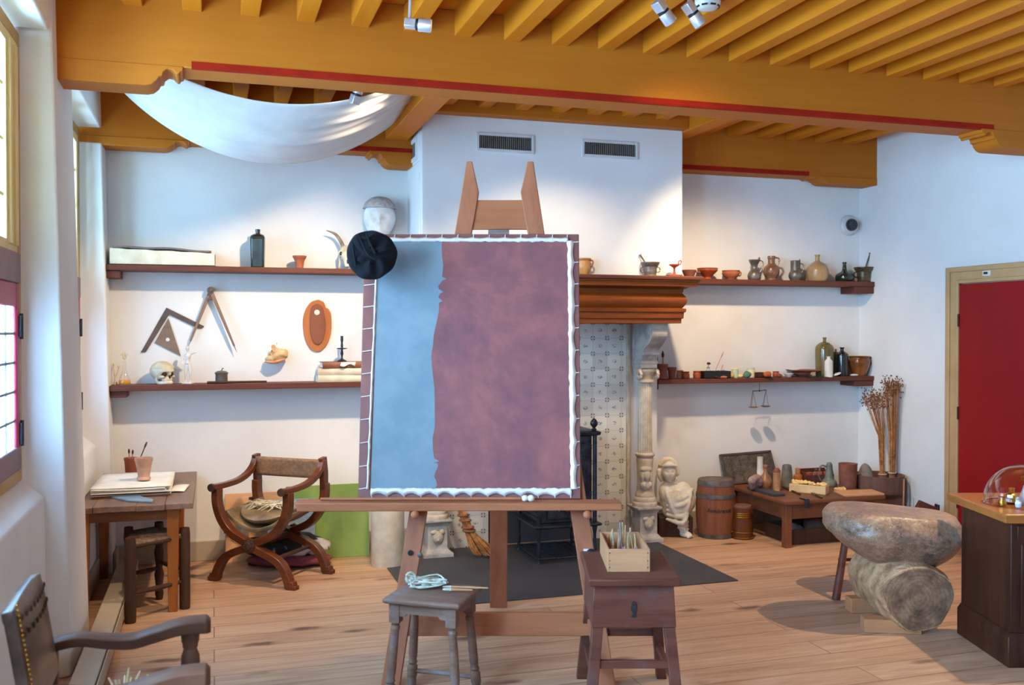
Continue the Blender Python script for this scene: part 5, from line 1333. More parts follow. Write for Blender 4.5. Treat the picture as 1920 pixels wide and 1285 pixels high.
for (px, py), y in (((357, 640), -.012), ((439, 649), -.028)):
    a, b = rel(395, 545, y), rel(px, py, y); n = 6
    MB().tube([a, a.lerp(b, .5), b], [1.15, .95, .6], flat=(.024, .018), up=(0, 1, 0)).build('leg', M_divw, dv_, bevel=.002)
    d = (b - a).normalized(); MB().tube([b - d * .01, b + d * .05], [.005, .0012], 8).build('point', M_steel, dv_)
Mx = Matrix.Rotation(PI / 2, 4, 'X')
MB().lathe([(.026, 0), (.026, .046), (.014, .05), (.010, .058), (0, .06)], 24, (0, 0, 0), Mx).build('pivot', M_darkbrown, dv_)
MB().lathe([(.012, 0), (.012, .044), (0, .048)], 16, tuple(rel(394, 560, 0)), Mx).build('rivet', M_darkbrown, dv_)
# palettes
def outline(cx, cy, pts, n=4): return [(cx + a, cy + b) for a, b in spline(pts + [pts[0]], n)[:-1]]
big = outline(0, 0, [(597, 562), (607, 567), (611, 577), (616, 580), (621, 592), (621, 622), (614, 645), (600, 659), (584, 656), (572, 636), (568, 605), (572, 583), (583, 567)])
hung('palette', 'large orange wooden painter palette hung on the wall', 'palette', big, wood('orange palette wood', S(158, 88, 46), S(192, 118, 68), 'z', .45, 3, .1), .012, y=7.438, bevel=.003)
sm = outline(0, 0, [(593, 570), (602, 574), (607, 586), (610, 612), (606, 636), (597, 646), (587, 640), (582, 622), (581, 596), (584, 577)])
o = hung('palette', 'smaller brown palette with thumb hole hung over the orange one', 'palette', sm, wood('brown palette wood', S(122, 68, 46), S(146, 88, 64), 'z', .45, 3, .1), .012, y=7.425, bevel=.003)
hz = W(594, 586); k = SC(594, YW)
MB().lathe([(5, 0), (5, .006), (0, .006)], 18, (hz[0] - o.location.x, -.0105, hz[1] - o.location.z), Matrix.Rotation(PI / 2, 4, 'X') @ Matrix.Diagonal((k, k, .4, 1)), 1.0).build('thumb_hole', M_white, o)
# large shell on the wall
sc0 = W(518, 668)
sh = thing('large_seashell', 'cream and tan spiny seashell hung on the wall right of the dividers', 'seashell', (sc0[0], YW, sc0[1]))
m = MB(); m.ell((0, -.05, -.008), (.085, .05, .042), 24, 16, M=Matrix.Rotation(R(-12), 4, 'Y')); m.ell((.035, -.06, .02), (.05, .045, .036), 18, 12); m.ell((-.01, -.055, .035), (.035, .035, .032), 16, 12); m.ell((-.02, -.05, .06), (.016, .016, .02), 12, 8)
for a in range(9): m.tube([(-.05 + a * .014, -.06, .01 + .02 * math.sin(a)), (-.055 + a * .0155, -.10, .022 + .026 * math.sin(a * 1.3))], [.012, .003], 7)
m.tube([(.0, -.03, .05), (.005, -.02, .105)], .004, 6)
m.jitter(.016, 30); m.build('shell', matte('cream tan shell', S(226, 186, 132), S(176, 130, 84), .5, 10, .3), sh, remesh=.006)
m = MB(); m.tube([(-.085, -.06, -.04), (-.02, -.085, -.042), (.06, -.08, -.02)], [.006, .014, .006], 10, n=4); m.build('shell_lip', matte('shell lip', S(214, 150, 104), S(190, 126, 84), .4, 12, .1), sh)

# ---------------------------------------------------------------- things on the plank table
ps = P(233, 917, Z=.70)
stack = thing('paper_stack', 'stack of old papers in a folder on the plank table', 'papers', (-.43, 6.72, ZTB))
r2 = random.Random(5)
for i in range(7):
    z = .001 + i * .0095; a = r2.uniform(-.02, .02)
    m = MB(); x0_, x1_, y0_, y1_ = -.29, .15 + r2.uniform(-.012, .03), -.37 + r2.uniform(0, .03), .33
    m.grid(lambda u, v: Vector((x0_ + (x1_ - x0_) * u, y0_ + (y1_ - y0_) * v, .003 + .0025 * math.sin(u * 5 + i) * math.sin(v * 4 + i))), 10, 8)
    m.build('sheet', (M_brownpaper if i in (0, 2) else M_paper), stack, (0, 0, z), a, solid=.0052)
o = MB().grid(lambda u, v: Vector((-.05 + .1 * u, -.14 + .28 * v, .004 * math.sin(u * 3))), 5, 5).build('loose_sheet', M_paper, None, (-.215, 6.62, ZTB + .006), R(-6), solid=.002)
tag(o, 'loose white sheet at the right of the old paper stack', 'paper')
zst = ZTB + .0705
pp_ = P(227, 902, Z=zst)
k = 33 * 6.19 / 1800 / 33
m = MB(); pr = hollow([(11, 0), (12.5, 1.5), (12.5, 4), (10.5, 6.5), (11.5, 14), (15, 34), (16.5, 37), (16.5, 42)], 1.4)
tag(m.lathe(pr, 28, k=k).build('flower_pot', M_terra_p, None, (-.43 + .0, pp_.y, zst)), 'dusty pale terracotta pot standing on the old papers', 'pot')
bpx = bpy.data.objects[-1] if False else None
Yp = 7.18; kp = SC(200, Yp)
pt = thing('flower_pot', 'orange terracotta pot with brushes behind the paper stack', 'pot', (-.548, Yp, ZTB))
MB().lathe(hollow([(9.5, 0), (10, 1), (12.2, 34), (13, 35), (13.5, 40)], 1.4), 28, k=kp).build('body', M_terra, pt)
for dx, tx, h, lab in ((2, 26, 66, 'long dark brush leaning right in the orange pot'), (-2, -2, 54, 'short thin brush upright in the orange pot, left'), (0, 3, 52, 'short thin brush upright in the orange pot, middle')):
    t = thing('paint_brush', lab, 'paint brush', (-.548 + dx * kp, Yp, ZTB + .012)); d = Vector((tx * kp, -.01, h * kp))
    MB().tube([(0, 0, 0), d * .85], .0035, 7).build('handle', M_darkwood if tx > 9 else M_palewood, t); MB().tube([d * .84, d * .92, d], [.005, .007, .003], 8).build('bristles', M_darkwood, t)
bl = [P(x, y, Z=ZTB + .004) for x, y in ((208, 934), (238, 930), (262, 932), (288, 939), (286, 943), (240, 941))]
c = sum(bl, Vector()) / len(bl)
m = MB(); m.prism([(p.x - c.x, p.y - c.y) for p in bl], 0, .012, 'z')
tag(m.build('palette_knife', matte('blue grey blade', S(120, 148, 170), S(98, 124, 146), .4, 6, .05), None, (c.x, c.y, ZTB), bevel=.003), 'flat blue grey pointed blade lying at the front of the plank table', 'knife')

# ---------------------------------------------------------------- boards, hide and roll along the back wall, left
def leaning(name, label, cat, xa, xb, y0, y1, h, t, mat, parts=None):
    th = thing(name, label, cat, (xa, y0, 0)); a = math.atan((y1 - y0) / h); M = Matrix.Rotation(-a, 4, 'X')
    MB().box(0, xb - xa, 0, t, 0, h, M).build('panel', mat, th, bevel=.003)
    if parts: parts(th, M, xb - xa)
    return th
def hinges(th, M, w):
    m = MB()
    for x, z in ((.02, .22), (.30, .30), (.20, .46), (.46, .18)): m.box(x - .03, x + .03, -.008, .0, z - .008, z + .008, M); m.tube([M @ Vector((x, -.012, z - .02)), M @ Vector((x, -.012, z + .02))], .006, 6)
    m.build('hinge', M_iron, th)
    MB().lathe([(.065, 0), (.065, .004), (0, .004)], 24, (0, 0, 0), M @ Matrix.Translation((.10, -.002, .20)) @ Matrix.Rotation(PI / 2, 4, 'X')).build('round_opening', M_grey_stone, th)
leaning('hinged_panel', 'tan wooden panel with iron hinges leaning behind the scissors chair', 'panel', XY(421, 7.34), XY(596, 7.34), 7.30, 7.405, .50, .018, M_tanpanel, hinges)
leaning('green_board', 'green painted board leaning behind the scissors chair', 'board', XY(536, 7.25), XY(691, 7.25), 7.215, 7.29, .545, .016, M_green)
leaning('grey_sheet', 'blue grey sheet leaning behind the seat of the scissors chair', 'board', XY(500, 7.20), XY(590, 7.20), 7.185, 7.205, .46, .008, matte('blue grey sheet', S(140, 160, 178), S(120, 138, 156), .5, 5, .05))
cy = thing('plaster_roll', 'tall cream cylinder between green board and left stone column', 'cylinder', (1.205, 6.90, 0))
MB().lathe([(.118, 0), (.12, .004), (.12, .80), (.114, .806), (.098, .806), (.098, .70), (0, .70)], 40).build('tube', M_cream, cy)
M_cow = None
def cow():
    m = NT('black and white cowhide'); v = m.coord(); n = m.noise(v, 6, 2, .4, .6)
    m.l(m.ramp(n, [(.54, S(26, 22, 22)), (.57, S(188, 180, 178))]), m.b.inputs['Base Color']); m.b.inputs['Roughness'].default_value = .8; m.bump(m.noise(v, 90, 2), .3, .004); return m.m
hc = G(-1.64, 6.97)
m = MB(); m.ell((0, 0, .075), (.30, .13, .10), 36, 16, fn=lambda q, p: p * (1 + .16 * noise.noise(q * 2.2) + .05 * math.sin(q.x * 9 + q.z * 6)) if q.z > -.9 else p)
tag(m.build('cowhide', cow(), None, (hc.x, hc.y, .055), R(-14), sharp=90), 'folded black and white cowhide on the floor behind the scissors chair', 'hide')
m = MB(); m.ell((0, 0, .04), (.31, .17, .045), 32, 12, fn=lambda q, p: Vector((p.x, p.y, max(p.z, -.04))) * 1 + Vector((0, 0, .006 * math.sin(q.x * 14))))
tag(m.build('red_cloth', matte('dull red cloth', S(140, 62, 70), S(104, 40, 50), .9, 16, .3), None, (hc.x + .02, hc.y - .02, 0), R(-14), sharp=90), 'dull red cloth under the folded cowhide', 'cloth')

# ---------------------------------------------------------------- broom and stove at the hearth
bf = Vector((1.885, 6.86, .009)); btop = Vector((1.42, 7.05, 1.30))
br = thing('twig_broom', 'orange brown twig broom standing at the left tiles of the hearth', 'broom', bf)
ax = (btop - bf).normalized(); r2 = random.Random(8)
p1 = ax * .36; p2 = ax * .24
MB().tube([p2, btop - bf], [.018, .012], 10).build('broomstick', M_orangewood, br)
M_twig = matte('orange brown twigs', S(206, 138, 76), S(138, 82, 42), .7, 24, .2)
sx_ = ax.cross(Vector((0, 1, 0))).normalized(); 
m = MB()
for k in range(90):
    a = r2.uniform(0, 2 * PI); rr = math.sqrt(r2.random()); u = Vector((math.cos(a) * rr, math.sin(a) * rr * .6, 0))
    top = p1 + u * .028 + ax * r2.uniform(-.01, .03); midp = p2 * .85 + u * .038
    end = Vector((u.x * .105 + .045, u.y * .08, .004 + r2.uniform(0, .02) + .02 * rr))
    m.tube([top, midp, midp.lerp(end, .6) + u * .012, end], [.005, .005, .0042, .002], 5)
m.build('twigs', M_twig, br)['kind'] = 'stuff'
m = MB()
for d in (.34, .30, .245, .22): m.tube([ax * d + Vector((math.cos(a) * .042 * (1.3 - d), math.sin(a) * .036 * (1.3 - d), 0)) for a in [j * PI / 8 for j in range(17)]], .007, 6)
m.build('binding', M_brownpaper, br)
so = thing('iron_stove', 'black cast iron stove on slender legs on the hearth plate', 'stove', (2.465, 6.80, .008))
sw, sd_ = .225, .245
MB().loft([[(a * (sw + o), c * (sd_ + o), z) for a, c in ((-1, -1), (1, -1), (1, 1), (-1, 1))] for o, z in ((.02, .255), (.035, .262), (.035, .275), (.01, .285))]).build('base_plate', M_iron, so, bevel=.003)
MB().box(-sw + .02, sw - .02, -sd_ + .03, sd_ - .02, .284, .92).build('body', M_iron, so, bevel=.006)
m = MB()
for z0, z1 in ((.31, .45), (.47, .66), (.68, .88)):
    for q in ((-.20, .18, z0, z0 + .012), (-.20, .18, z1 - .012, z1)): m.box(-sw + .010, -sw + .021, q[0], q[1], q[2], q[3])
    for y in (-.20, .17): m.box(-sw + .010, -sw + .021, y, y + .012, z0, z1)
    for j in range(5):
        yy = -.14 + j * .065; zc_ = (z0 + z1) / 2; m.ell((-sw + .018, yy, zc_), (.010, .022, .03), 10, 8); m.ell((-sw + .018, yy, zc_ + .03), (.008, .012, .012), 8, 6)
m.build('relief', M_iron, so)
m = MB(); m.box(-.15, .15, -sd_ + .018, -sd_ + .032, .31, .45); m.box(-.16, .16, -sd_ + .022, -sd_ + .032, .48, .86); m.build('door', M_iron, so, bevel=.006)
m = MB(); m.tube([(-.06, -sd_ + .014, .37), (-.03, -sd_ + .002, .385), (0, -sd_ + .0, .365), (.03, -sd_ + .002, .385), (.06, -sd_ + .014, .37)], .008, 8, n=3); m.ell((0, -sd_ + .006, .392), (.014, .01, .014), 10, 8); m.build('handle', M_iron, so)
MB().loft([[(a * (sw + o), c * (sd_ + o), z) for a, c in ((-1, -1), (1, -1), (1, 1), (-1, 1))] for o, z in ((.0, .915), (.025, .925), (.03, .945), (.01, .955))]).build('top_plate', M_iron, so, bevel=.003)
for x, y in ((-sw, -sd_), (sw, -sd_), (-sw, sd_), (sw, sd_)):
    MB().lathe(spline([(.02, 0), (.012, .01), (.011, .05), (.015, .09), (.011, .12), (.012, .2), (.018, .23), (.02, .258)], 2), 12, (x * .97, y * .97, 0)).build('leg', M_iron, so)
    MB().lathe(spline([(.012, .95), (.02, .965), (.01, .975), (.026, .995), (.028, 1.015), (.016, 1.035), (.004, 1.045)], 2) + [(0, 1.047)], 14, (x * .95, y * .95, 0)).build('finial', M_iron, so)
    MB().tube([(x * .97, y * .97, .28), (x * .97, y * .97, .93)], .016, 10).build('corner_column', M_iron, so)
g = MB(); g.tube([(-sw, -sd_, .035), (sw, -sd_, .035)], .008, 8); g.tube([(-sw, sd_, .035), (sw, sd_, .035)], .008, 8)
for j in range(9): x = -sw + 2 * sw * j / 8; g.tube([(x, -sd_, .035), (x, sd_, .035)], .006, 6)
g.build('bottom_grate', M_iron, so)

# ---------------------------------------------------------------- plaster statue, barrels
spt = Vector((4.42 - .62, 7.22, 0)); spt = P(1268, 1000, Z=0); 
pl = thing('plaster_statue', 'cream plaster cast of a hooded figure with a sandalled foot beside the barrel', 'statue', (3.645, 7.13, 0), -YAW)
m = MB()
m.ell((.01, .04, .29), (.15, .11, .14), 24, 18); m.ell((.05, .03, .36), (.09, .09, .09), 18, 14); m.ell((-.07, .02, .36), (.08, .08, .10), 18, 14); m.ell((-.02, .02, .22), (.10, .09, .08), 18, 12)
m.tube([(-.06, .02, .40), (-.07, .0, .47)], [.05, .042], 12)
for a in range(5): m.tube([(.13 - .012 * a, -.02 - .01 * a, .40 - .045 * a), (.03, -.085 - .012 * math.sin(a * 2), .33 - .05 * a), (-.10, -.05, .30 - .035 * a)], [.012, .020, .012], 8, n=3)
for a in range(7): m.tube([(-.10 + a * .035, -.045 - .02 * math.sin(a), .40 - .01 * (a % 2)), (-.07 + a * .026, -.075, .30), (-.03 + a * .014, -.07, .19)], [.012, .020, .012], 8, n=3)
m.tube([(.03, .02, .2), (.045, .0, .12), (.05, .01, .05)], [.062, .046, .036], 14)
m.ell((.065, -.03, .025), (.034, .075, .026), 16, 12, M=Matrix.Rotation(R(35), 4, 'Z')); m.ell((.05, .02, .03), (.036, .036, .03), 14, 10)
for a in range(5): m.ell((.095 + .012 * a - .02, -.085 + .010 * a, .012), (.009, .014, .011), 8, 6)
for z in (.07, .10, .13): m.tube([(.047 + .046 * math.cos(t), .006 + .044 * math.sin(t), z + .01 * math.sin(2 * t)) for t in [j * PI / 8 for j in range(17)]], .008, 6)
m.jitter(.004, 26); m.build('figure', M_plastercast, pl, remesh=.0065)
m = MB(); m.ell((-.07, -.015, .535), (1, 1, 1), 40, 32, fn=head_fn(.125, .135, .185, .09)); m.build('head', M_plastercast, pl, sharp=90)
m = MB(); m.tube([(-.075 + .08 * math.cos(t) * (1 if math.cos(t) > 0 else .95), .0 - .0, .535 + .105 * math.sin(t)) for t in [-.9 + j * (PI + 1.8) / 14 for j in range(15)]], [.014 + .01 * math.sin(PI * j / 14) for j in range(15)], 10)
m.ell((-.07, .035, .55), (.085, .06, .105), 20, 14); m.tube([(-.13, -.055, .59), (-.075, -.085, .605), (-.015, -.055, .59)], [.014, .018, .014], 8, n=3)
m.jitter(.006, 40); m.build('hood', M_plastercast, pl, remesh=.006)
MB().box(-.14, .13, -.01, .13, 0, .16).build('plinth', M_darkwood, pl, bevel=.004)

def barrel(name, label, x, y, H, r0, r1, hoops, mat, hoopmat, flare=True):
    t = thing(name, label, 'barrel', (x, y, 0), -YAW)
    rr = lambda z: r0 + (r1 - r0) * math.sin(PI * min(1, max(0, z / H))) ** .8
    st_ = lambda a, h: 1 - .012 * max(0, math.cos(a * 18)) ** 12
    pr = [(rr(H * j / 16), H * j / 16) for j in range(17)]
    m = MB(); m.lathe(pr + [(rr(H) - .012, H), (rr(H) - .016, H - .06)], 108, mod=st_); m.build('staves', mat, t, sharp=60)
    MB().lathe([(rr(H) - .012, H - .068), (rr(H) - .012, H - .055), (0, H - .055)], 40).build('inside_shade', M_darkwood, t)  # dark disc stands in for the shade inside the open barrel
    for z0, z1 in hoops:
        m = MB(); m.lathe([(rr(z0) - .003, z0), (rr(z0) + .004, z0), (rr((z0 + z1) / 2) + .0045, (z0 + z1) / 2), (rr(z1) + .004, z1), (rr(z1) - .003, z1)], 56); m.build('hoop', hoopmat, t)
    return t, rr
bx_ = P(1338, 1006, Z=0)
big_b, rr = barrel('barrel', 'large red brown barrel with grey hoops and dark lettering', bx_.x + .02, 7.06, .475, .138, .162, ((.0, .035), (.33, .362), (.43, .472)), M_barrel, M_hoop)
def bent_text(s, size, r, z, parent, mat, rz0=0):
    cu = bpy.data.curves.new('lettering', 'FONT'); cu.body = s; cu.size = size; cu.align_x = 'CENTER'; cu.extrude = .0012; cu.shear = .35; cu.resolution_u = 3
    o = bpy.data.objects.new('lettering_tmp', cu); COL.objects.link(o)
    dg = bpy.context.evaluated_depsgraph_get(); dg.update()
    me = bpy.data.meshes.new_from_object(o.evaluated_get(dg)); bpy.data.objects.remove(o); bpy.data.curves.remove(cu)
    for v in me.vertices:
        x, y, e = v.co; a = x / r - PI / 2 + rz0; R_ = r + .0005 + e
        v.co = (R_ * math.cos(a), R_ * math.sin(a), z + y)
    me.materials.clear(); me.materials.append(mat)
    t = bpy.data.objects.new('lettering', me); COL.objects.link(t); t.parent = parent
bent_text('Rembrandt', .046, rr(.23) + .001, .222, big_b, matte('dark brand ink', S(50, 30, 24), S(40, 24, 20), .8, 8, 0), -.02)
sx = P(1394, 1010, Z=0)
small_b, rr2 = barrel('keg', 'small dark keg with brass bands between large barrel and low table', sx.x, 6.93, .255, .086, .088, ((.012, .018), (.055, .062), (.18, .188), (.196, .203), (.211, .218)), wood('dark keg wood', S(66, 34, 20), S(116, 64, 36), 'z', .35, 3, .2), M_brass)
MB().lathe([(.078, .225), (.078, .262), (.074, .272), (0, .276)], 32).build('lid', M_tub, small_b)
m = MB(); m.tube([(-.085, -.02, .055), (-.118, -.03, .055)], .007, 8); m.ell((-.118, -.03, .062), (.008, .008, .012), 8, 6); m.build('tap', M_brass, small_b)

# ---------------------------------------------------------------- low table in the right corner
TX0, TX1, TY0, TY1, TZ = 4.235, 5.165, 6.47, 7.34, .372
lt = thing('low_table', 'low brown wooden table crowded with pots in the right corner', 'table', ((TX0 + TX1) / 2, (TY0 + TY1) / 2, 0))
w, dd = (TX1 - TX0) / 2, (TY1 - TY0) / 2
MB().loft([[(a * (w + o), c * (dd + o), z) for a, c in ((-1, -1), (1, -1), (1, 1), (-1, 1))] for o, z in ((-.004, TZ - .034), (0, TZ - .028), (0, TZ - .006), (-.005, TZ))]).build('tabletop', M_lowtable, lt, bevel=.002)
for sx_, sy_ in ((-1, -1), (1, -1), (1, 1), (-1, 1)): MB().cbox((sx_ * (w - .05), sy_ * (dd - .05), (TZ - .034) / 2), (.058, .058, TZ - .034)).build('leg', M_lowtable, lt, bevel=.004)
for s in (-1, 1):
    MB().box(-w + .04, w - .04, s * (dd - .05) - .01, s * (dd - .05) + .01, TZ - .15, TZ - .034).build('apron', M_lowtable, lt)
    MB().box(s * (w - .05) - .01, s * (w - .05) + .01, -dd + .04, dd - .04, TZ - .15, TZ - .034).build('apron', M_lowtable, lt)
def onT(px, py): return P(px, py, Z=TZ)
def tpot(name, label, cat, px, py, prof, mat, **kw):
    p = onT(px, py); return pot(name, label, cat, px, p.y, TZ, prof, mat, **kw)
M_slab = matte('dark brown relief plate', S(104, 88, 72), S(60, 50, 42), .5, 16, .9, bdist=.02)
xa, xb = XY(1357, 7.36), XY(1454, 7.36); h = .275
t = thing('relief_plate', 'dark mottled plate leaning on the wall at the back of the low table', 'plate', (xa, 7.315, TZ - .03)); t.location = (xa, 7.30, TZ)
a = math.atan(.12 / h); M = Matrix.Rotation(-a, 4, 'X') @ Matrix.Rotation(R(-2), 4, 'Y')
MB().box(0, xb - xa, 0, .02, 0, h, M).build('panel', M_slab, t, bevel=.004)
m = MB()
for q in ((0, xb - xa, 0, .02), (0, xb - xa, h - .02, h), (0, .02, 0, h), (xb - xa - .02, xb - xa, 0, h)): m.box(q[0], q[1], -.008, .004, q[2], q[3], M)
m.build('rim', matte('dark rim', S(78, 70, 62), S(56, 50, 46), .5, 12, .3), t, bevel=.003)
q1 = onT(1402, 908)
tag(MB().box(-.055, .055, -.30, .10, 0, .022).jitter(.002, 9).build('stone_slab', M_charcoal, None, (TX0 + .085, 6.98, TZ), bevel=.003), 'thin dark slab along the left edge of the low table', 'slab')
k = SC(1418, 6.95)
m = MB(); m.ell((0, 0, 13 * k), (14 * k, 11 * k, 13.5 * k), 20, 14); m.jitter(.03, 16, 3); m.jitter(.008, 50, 4)
tag(m.build('rough_stone', matte('pinkish rough stone', S(172, 142, 134), S(118, 92, 88), .9, 16, .6), None, (XY(1417, 6.95), 6.95, TZ + .024)), 'rough pinkish stone on the dark slab of the low table', 'stone')
tpot('grey_bottle', 'pale grey bottle behind the rough pink stone on the low table', 'bottle', 1426, 905, [(8, 0), (8.5, 2), (8.5, 18), (6, 26), (5.5, 46), (6, 48)], M_white)
tpot('brown_bottle', 'brown bottle with round belly and narrow neck on the low table', 'bottle', 1436, 918, [(7, 0), (9, 2), (12.5, 10), (12.5, 17), (8, 25), (4, 31), (3.5, 40), (4.5, 42), (4.5, 46)], matte('tan glazed clay', S(178, 122, 78), S(120, 78, 52), .4, 6, .1))
tpot('slim_jar', 'slim tan jar with dark lid at the front of the low table', 'jar', 1457.5, 921, [(6, 0), (7, 1), (7, 32), (6.5, 35)], matte('tan jar', S(196, 140, 100), S(160, 106, 72), .6, 10, .1), parts=lambda th, k: MB().lathe([(6.8, 35), (7, 39), (4, 43), (0, 44)], 18, k=k).build('lid', M_brownpaper, th))
tpot('tumbler', 'grey green upturned tumbler in the middle of the low table', 'cup', 1476.5, 913, [(11, 0), (11.5, 2), (10.8, 14), (9, 34), (8, 40), (6, 42)], matte('grey green clay', S(128, 116, 98), S(92, 84, 72), .45, 8, .1))
tpot('amber_jar', 'orange amber jar with pale stopper on the low table', 'jar', 1497, 906, [(8, 0), (8.5, 1), (8.5, 14), (5, 17)], matte('amber glaze', S(196, 116, 44), S(160, 86, 30), .3, 7, .05), parts=lambda th, k: MB().lathe([(4.5, 16), (5, 28), (0, 28.6)], 18, k=k).build('stopper', M_palewood, th))
xa, xb = XY(1503, 7.22), XY(1556, 7.22)
fb_ = thing('brown_crate', 'shallow brown crate of red pieces at the back of the low table', 'crate', ((xa + xb) / 2, 7.22, TZ)); w = (xb - xa) / 2
m = MB(); m.box(-w, w, -.07, .07, 0, .01)
for q in ((-w, w, -.07, -.06, .075), (-w, w, .06, .07, .115), (-w, -w + .01, -.06, .06, .1), (w - .01, w, -.06, .06, .1)): m.box(q[0], q[1], q[2], q[3], 0, q[4])
m.build('tray', M_redwood, fb_, bevel=.002)
for i in range(5):
    o = MB().cbox((0, 0, .018), (.045, .035, .036)).jitter(.004, 30, i).build('red_piece', M_terra, None, ((xa + xb) / 2 - w * .72 + i * w * .36, 7.215 + .01 * (i % 2), TZ + .0405 + .012), R(i * 17), bevel=.003)
    tag(o, 'small red brown lump lying in the shallow crate on the low table', 'lump', 'red lumps in the shallow crate')
for i in range(5): pass
p = onT(1531, 907)
tag(MB().lathe([(0, 0)] + [(r * SC(1531, p.y), h * SC(1531, p.y)) for r, h in spline([(10, 0), (11, 2), (10, 8), (5, 18), (2.5, 24), (2.8, 27)], 3)], 24).build('conical_flask', thin_glass('clear conical glass', (.96, .97, .98, 1), .3), None, (XY(1531, p.y), p.y, TZ)), 'clear conical glass flask on the low table', 'flask')
tpot('grey_jug', 'grey green bell shaped vessel with a ring handle on the low table', 'jug', 1556, 911, [(13, 0), (14, 2), (13, 9), (9, 13), (7.5, 20), (6, 34), (5.5, 40), (3, 44)], matte('grey green metal', S(130, 130, 112), S(94, 96, 84), .45, 8, .1), handle=[([(-6, 36), (-13, 38), (-18, 34), (-18, 28)], 1.8)])
tpot('terracotta_cylinder', 'large brown terracotta pot at the right end of the low table', 'pot', 1591, 914, [(15, 0), (15.5, 1), (16.5, 24), (17, 44), (17.5, 45)], M_terra_d, open_=True, smooth=0)
p = onT(1527, 926)
wx = thing('wax_block', 'pale yellow crumbly block on the low table', 'block', (p.x - .01, p.y + .06, TZ), R(-52))
m = MB(); m.box(-.15, .15, -.05, .05, 0, .065); m.build('block', matte('cream block', S(224, 186, 136), S(206, 164, 110), .8, 8, .15), wx, bevel=.004)
m = MB(); r2 = random.Random(2)
for i in range(30): m.ell((-.14 + .28 * i / 29, r2.uniform(-.03, .03), .07 + r2.uniform(0, .012)), (r2.uniform(.014, .024), r2.uniform(.014, .024), r2.uniform(.008, .016)), 8, 6)
m.jitter(.006, 60); m.build('crumbled_top', matte('yellow crumbs', S(240, 206, 140), S(222, 180, 110), .85, 20, .2), wx)
p = onT(1577, 921); m = MB()
for i in range(14): m.ell((r2.uniform(-.05, .05), r2.uniform(-.03, .03), .012), (.018, .015, .013), 8, 6)
m.jitter(.005, 50); o = m.build('wax_crumbs', matte('yellow crumb heap', S(238, 200, 130), S(214, 170, 100), .85, 20, .2), None, (p.x, p.y, TZ + .004)); tag(o, 'heap of yellow crumbs beside the pale block on the low table', 'crumbs', None, 'stuff')
for (a, b, lab, mm) in (((1468, 915), (1500, 929), 'flat dark chisel lying at the front of the low table', M_darkwood), ((1517, 923), (1541, 936), 'second flat chisel by the pale yellow block', M_pewter)):
    pa, pb_ = onT(*a), onT(*b); d = pb_ - pa
    tt = thing('chisel', lab, 'chisel', pa + Vector((0, 0, .0065)))
    MB().tube([(0, 0, 0), d * .55], 1, flat=(.022, .012)).build('blade', mm, tt); MB().tube([d * .55, d], [.009, .0075], 8).build('handle', M_darkwood, tt)
p = P(1512, 931, Y=TY0)
cl = thing('table_clamp', 'small dark clamp gripping the front edge of the low table', 'clamp', (p.x, TY0, TZ))
m = MB(); m.box(-.018, .018, -.014, .07, .0005, .012); m.box(-.018, .018, -.016, -.003, -.06, .012); m.build('jaw', M_iron, cl, bevel=.003)
p = onT(1612, 924)
tag(MB().prism([(-.19, -.10), (.16, -.13), (.20, .08), (-.14, .12)], 0, .016, 'z').build('thin_board', M_tanpanel, None, (XY(1606, 6.62), 6.60, TZ + .0005), bevel=.003), 'thin tan board jutting out over the right end of the low table', 'board')

# under the low table
cr = thing('rubble_crate', 'dark wooden tray of rubble on the floor under the low table', 'crate', (4.78, 6.75, 0))
m = MB(); m.box(-.40, .40, -.16, .20, 0, .012); m.box(-.40, .40, -.175, -.16, 0, .12); m.box(-.40, .40, .20, .212, 0, .12); m.box(-.412, -.40, -.175, .212, 0, .12); m.box(.40, .412, -.175, .212, 0, .12); m.build('tray', M_darkwood, cr, bevel=.003)
for i, (x, y, r, c, lab) in enumerate(((-.26, .0, .07, S(150, 144, 140), 'pale grey lump at the left of the rubble tray'), (-.05, .02, .10, S(112, 84, 68), 'large brown pointed lump in the rubble tray'), (.16, .0, .09, S(90, 66, 54), 'dark brown lump at the right of the rubble tray'), (.30, .05, .07, S(100, 80, 70), 'small dull lump in the right corner of the rubble tray'))):
    m = MB(); m.ell((0, 0, r * .8), (r * 1.3, r, r * .85), 16, 12); m.jitter(.04, 9, i); m.jitter(.008, 40, i)
    tag(m.build('rubble', matte('rubble %d' % i, c, None, .9, 14, .5), None, (4.78 + x, 6.75 + y, .014)), lab, 'stone')

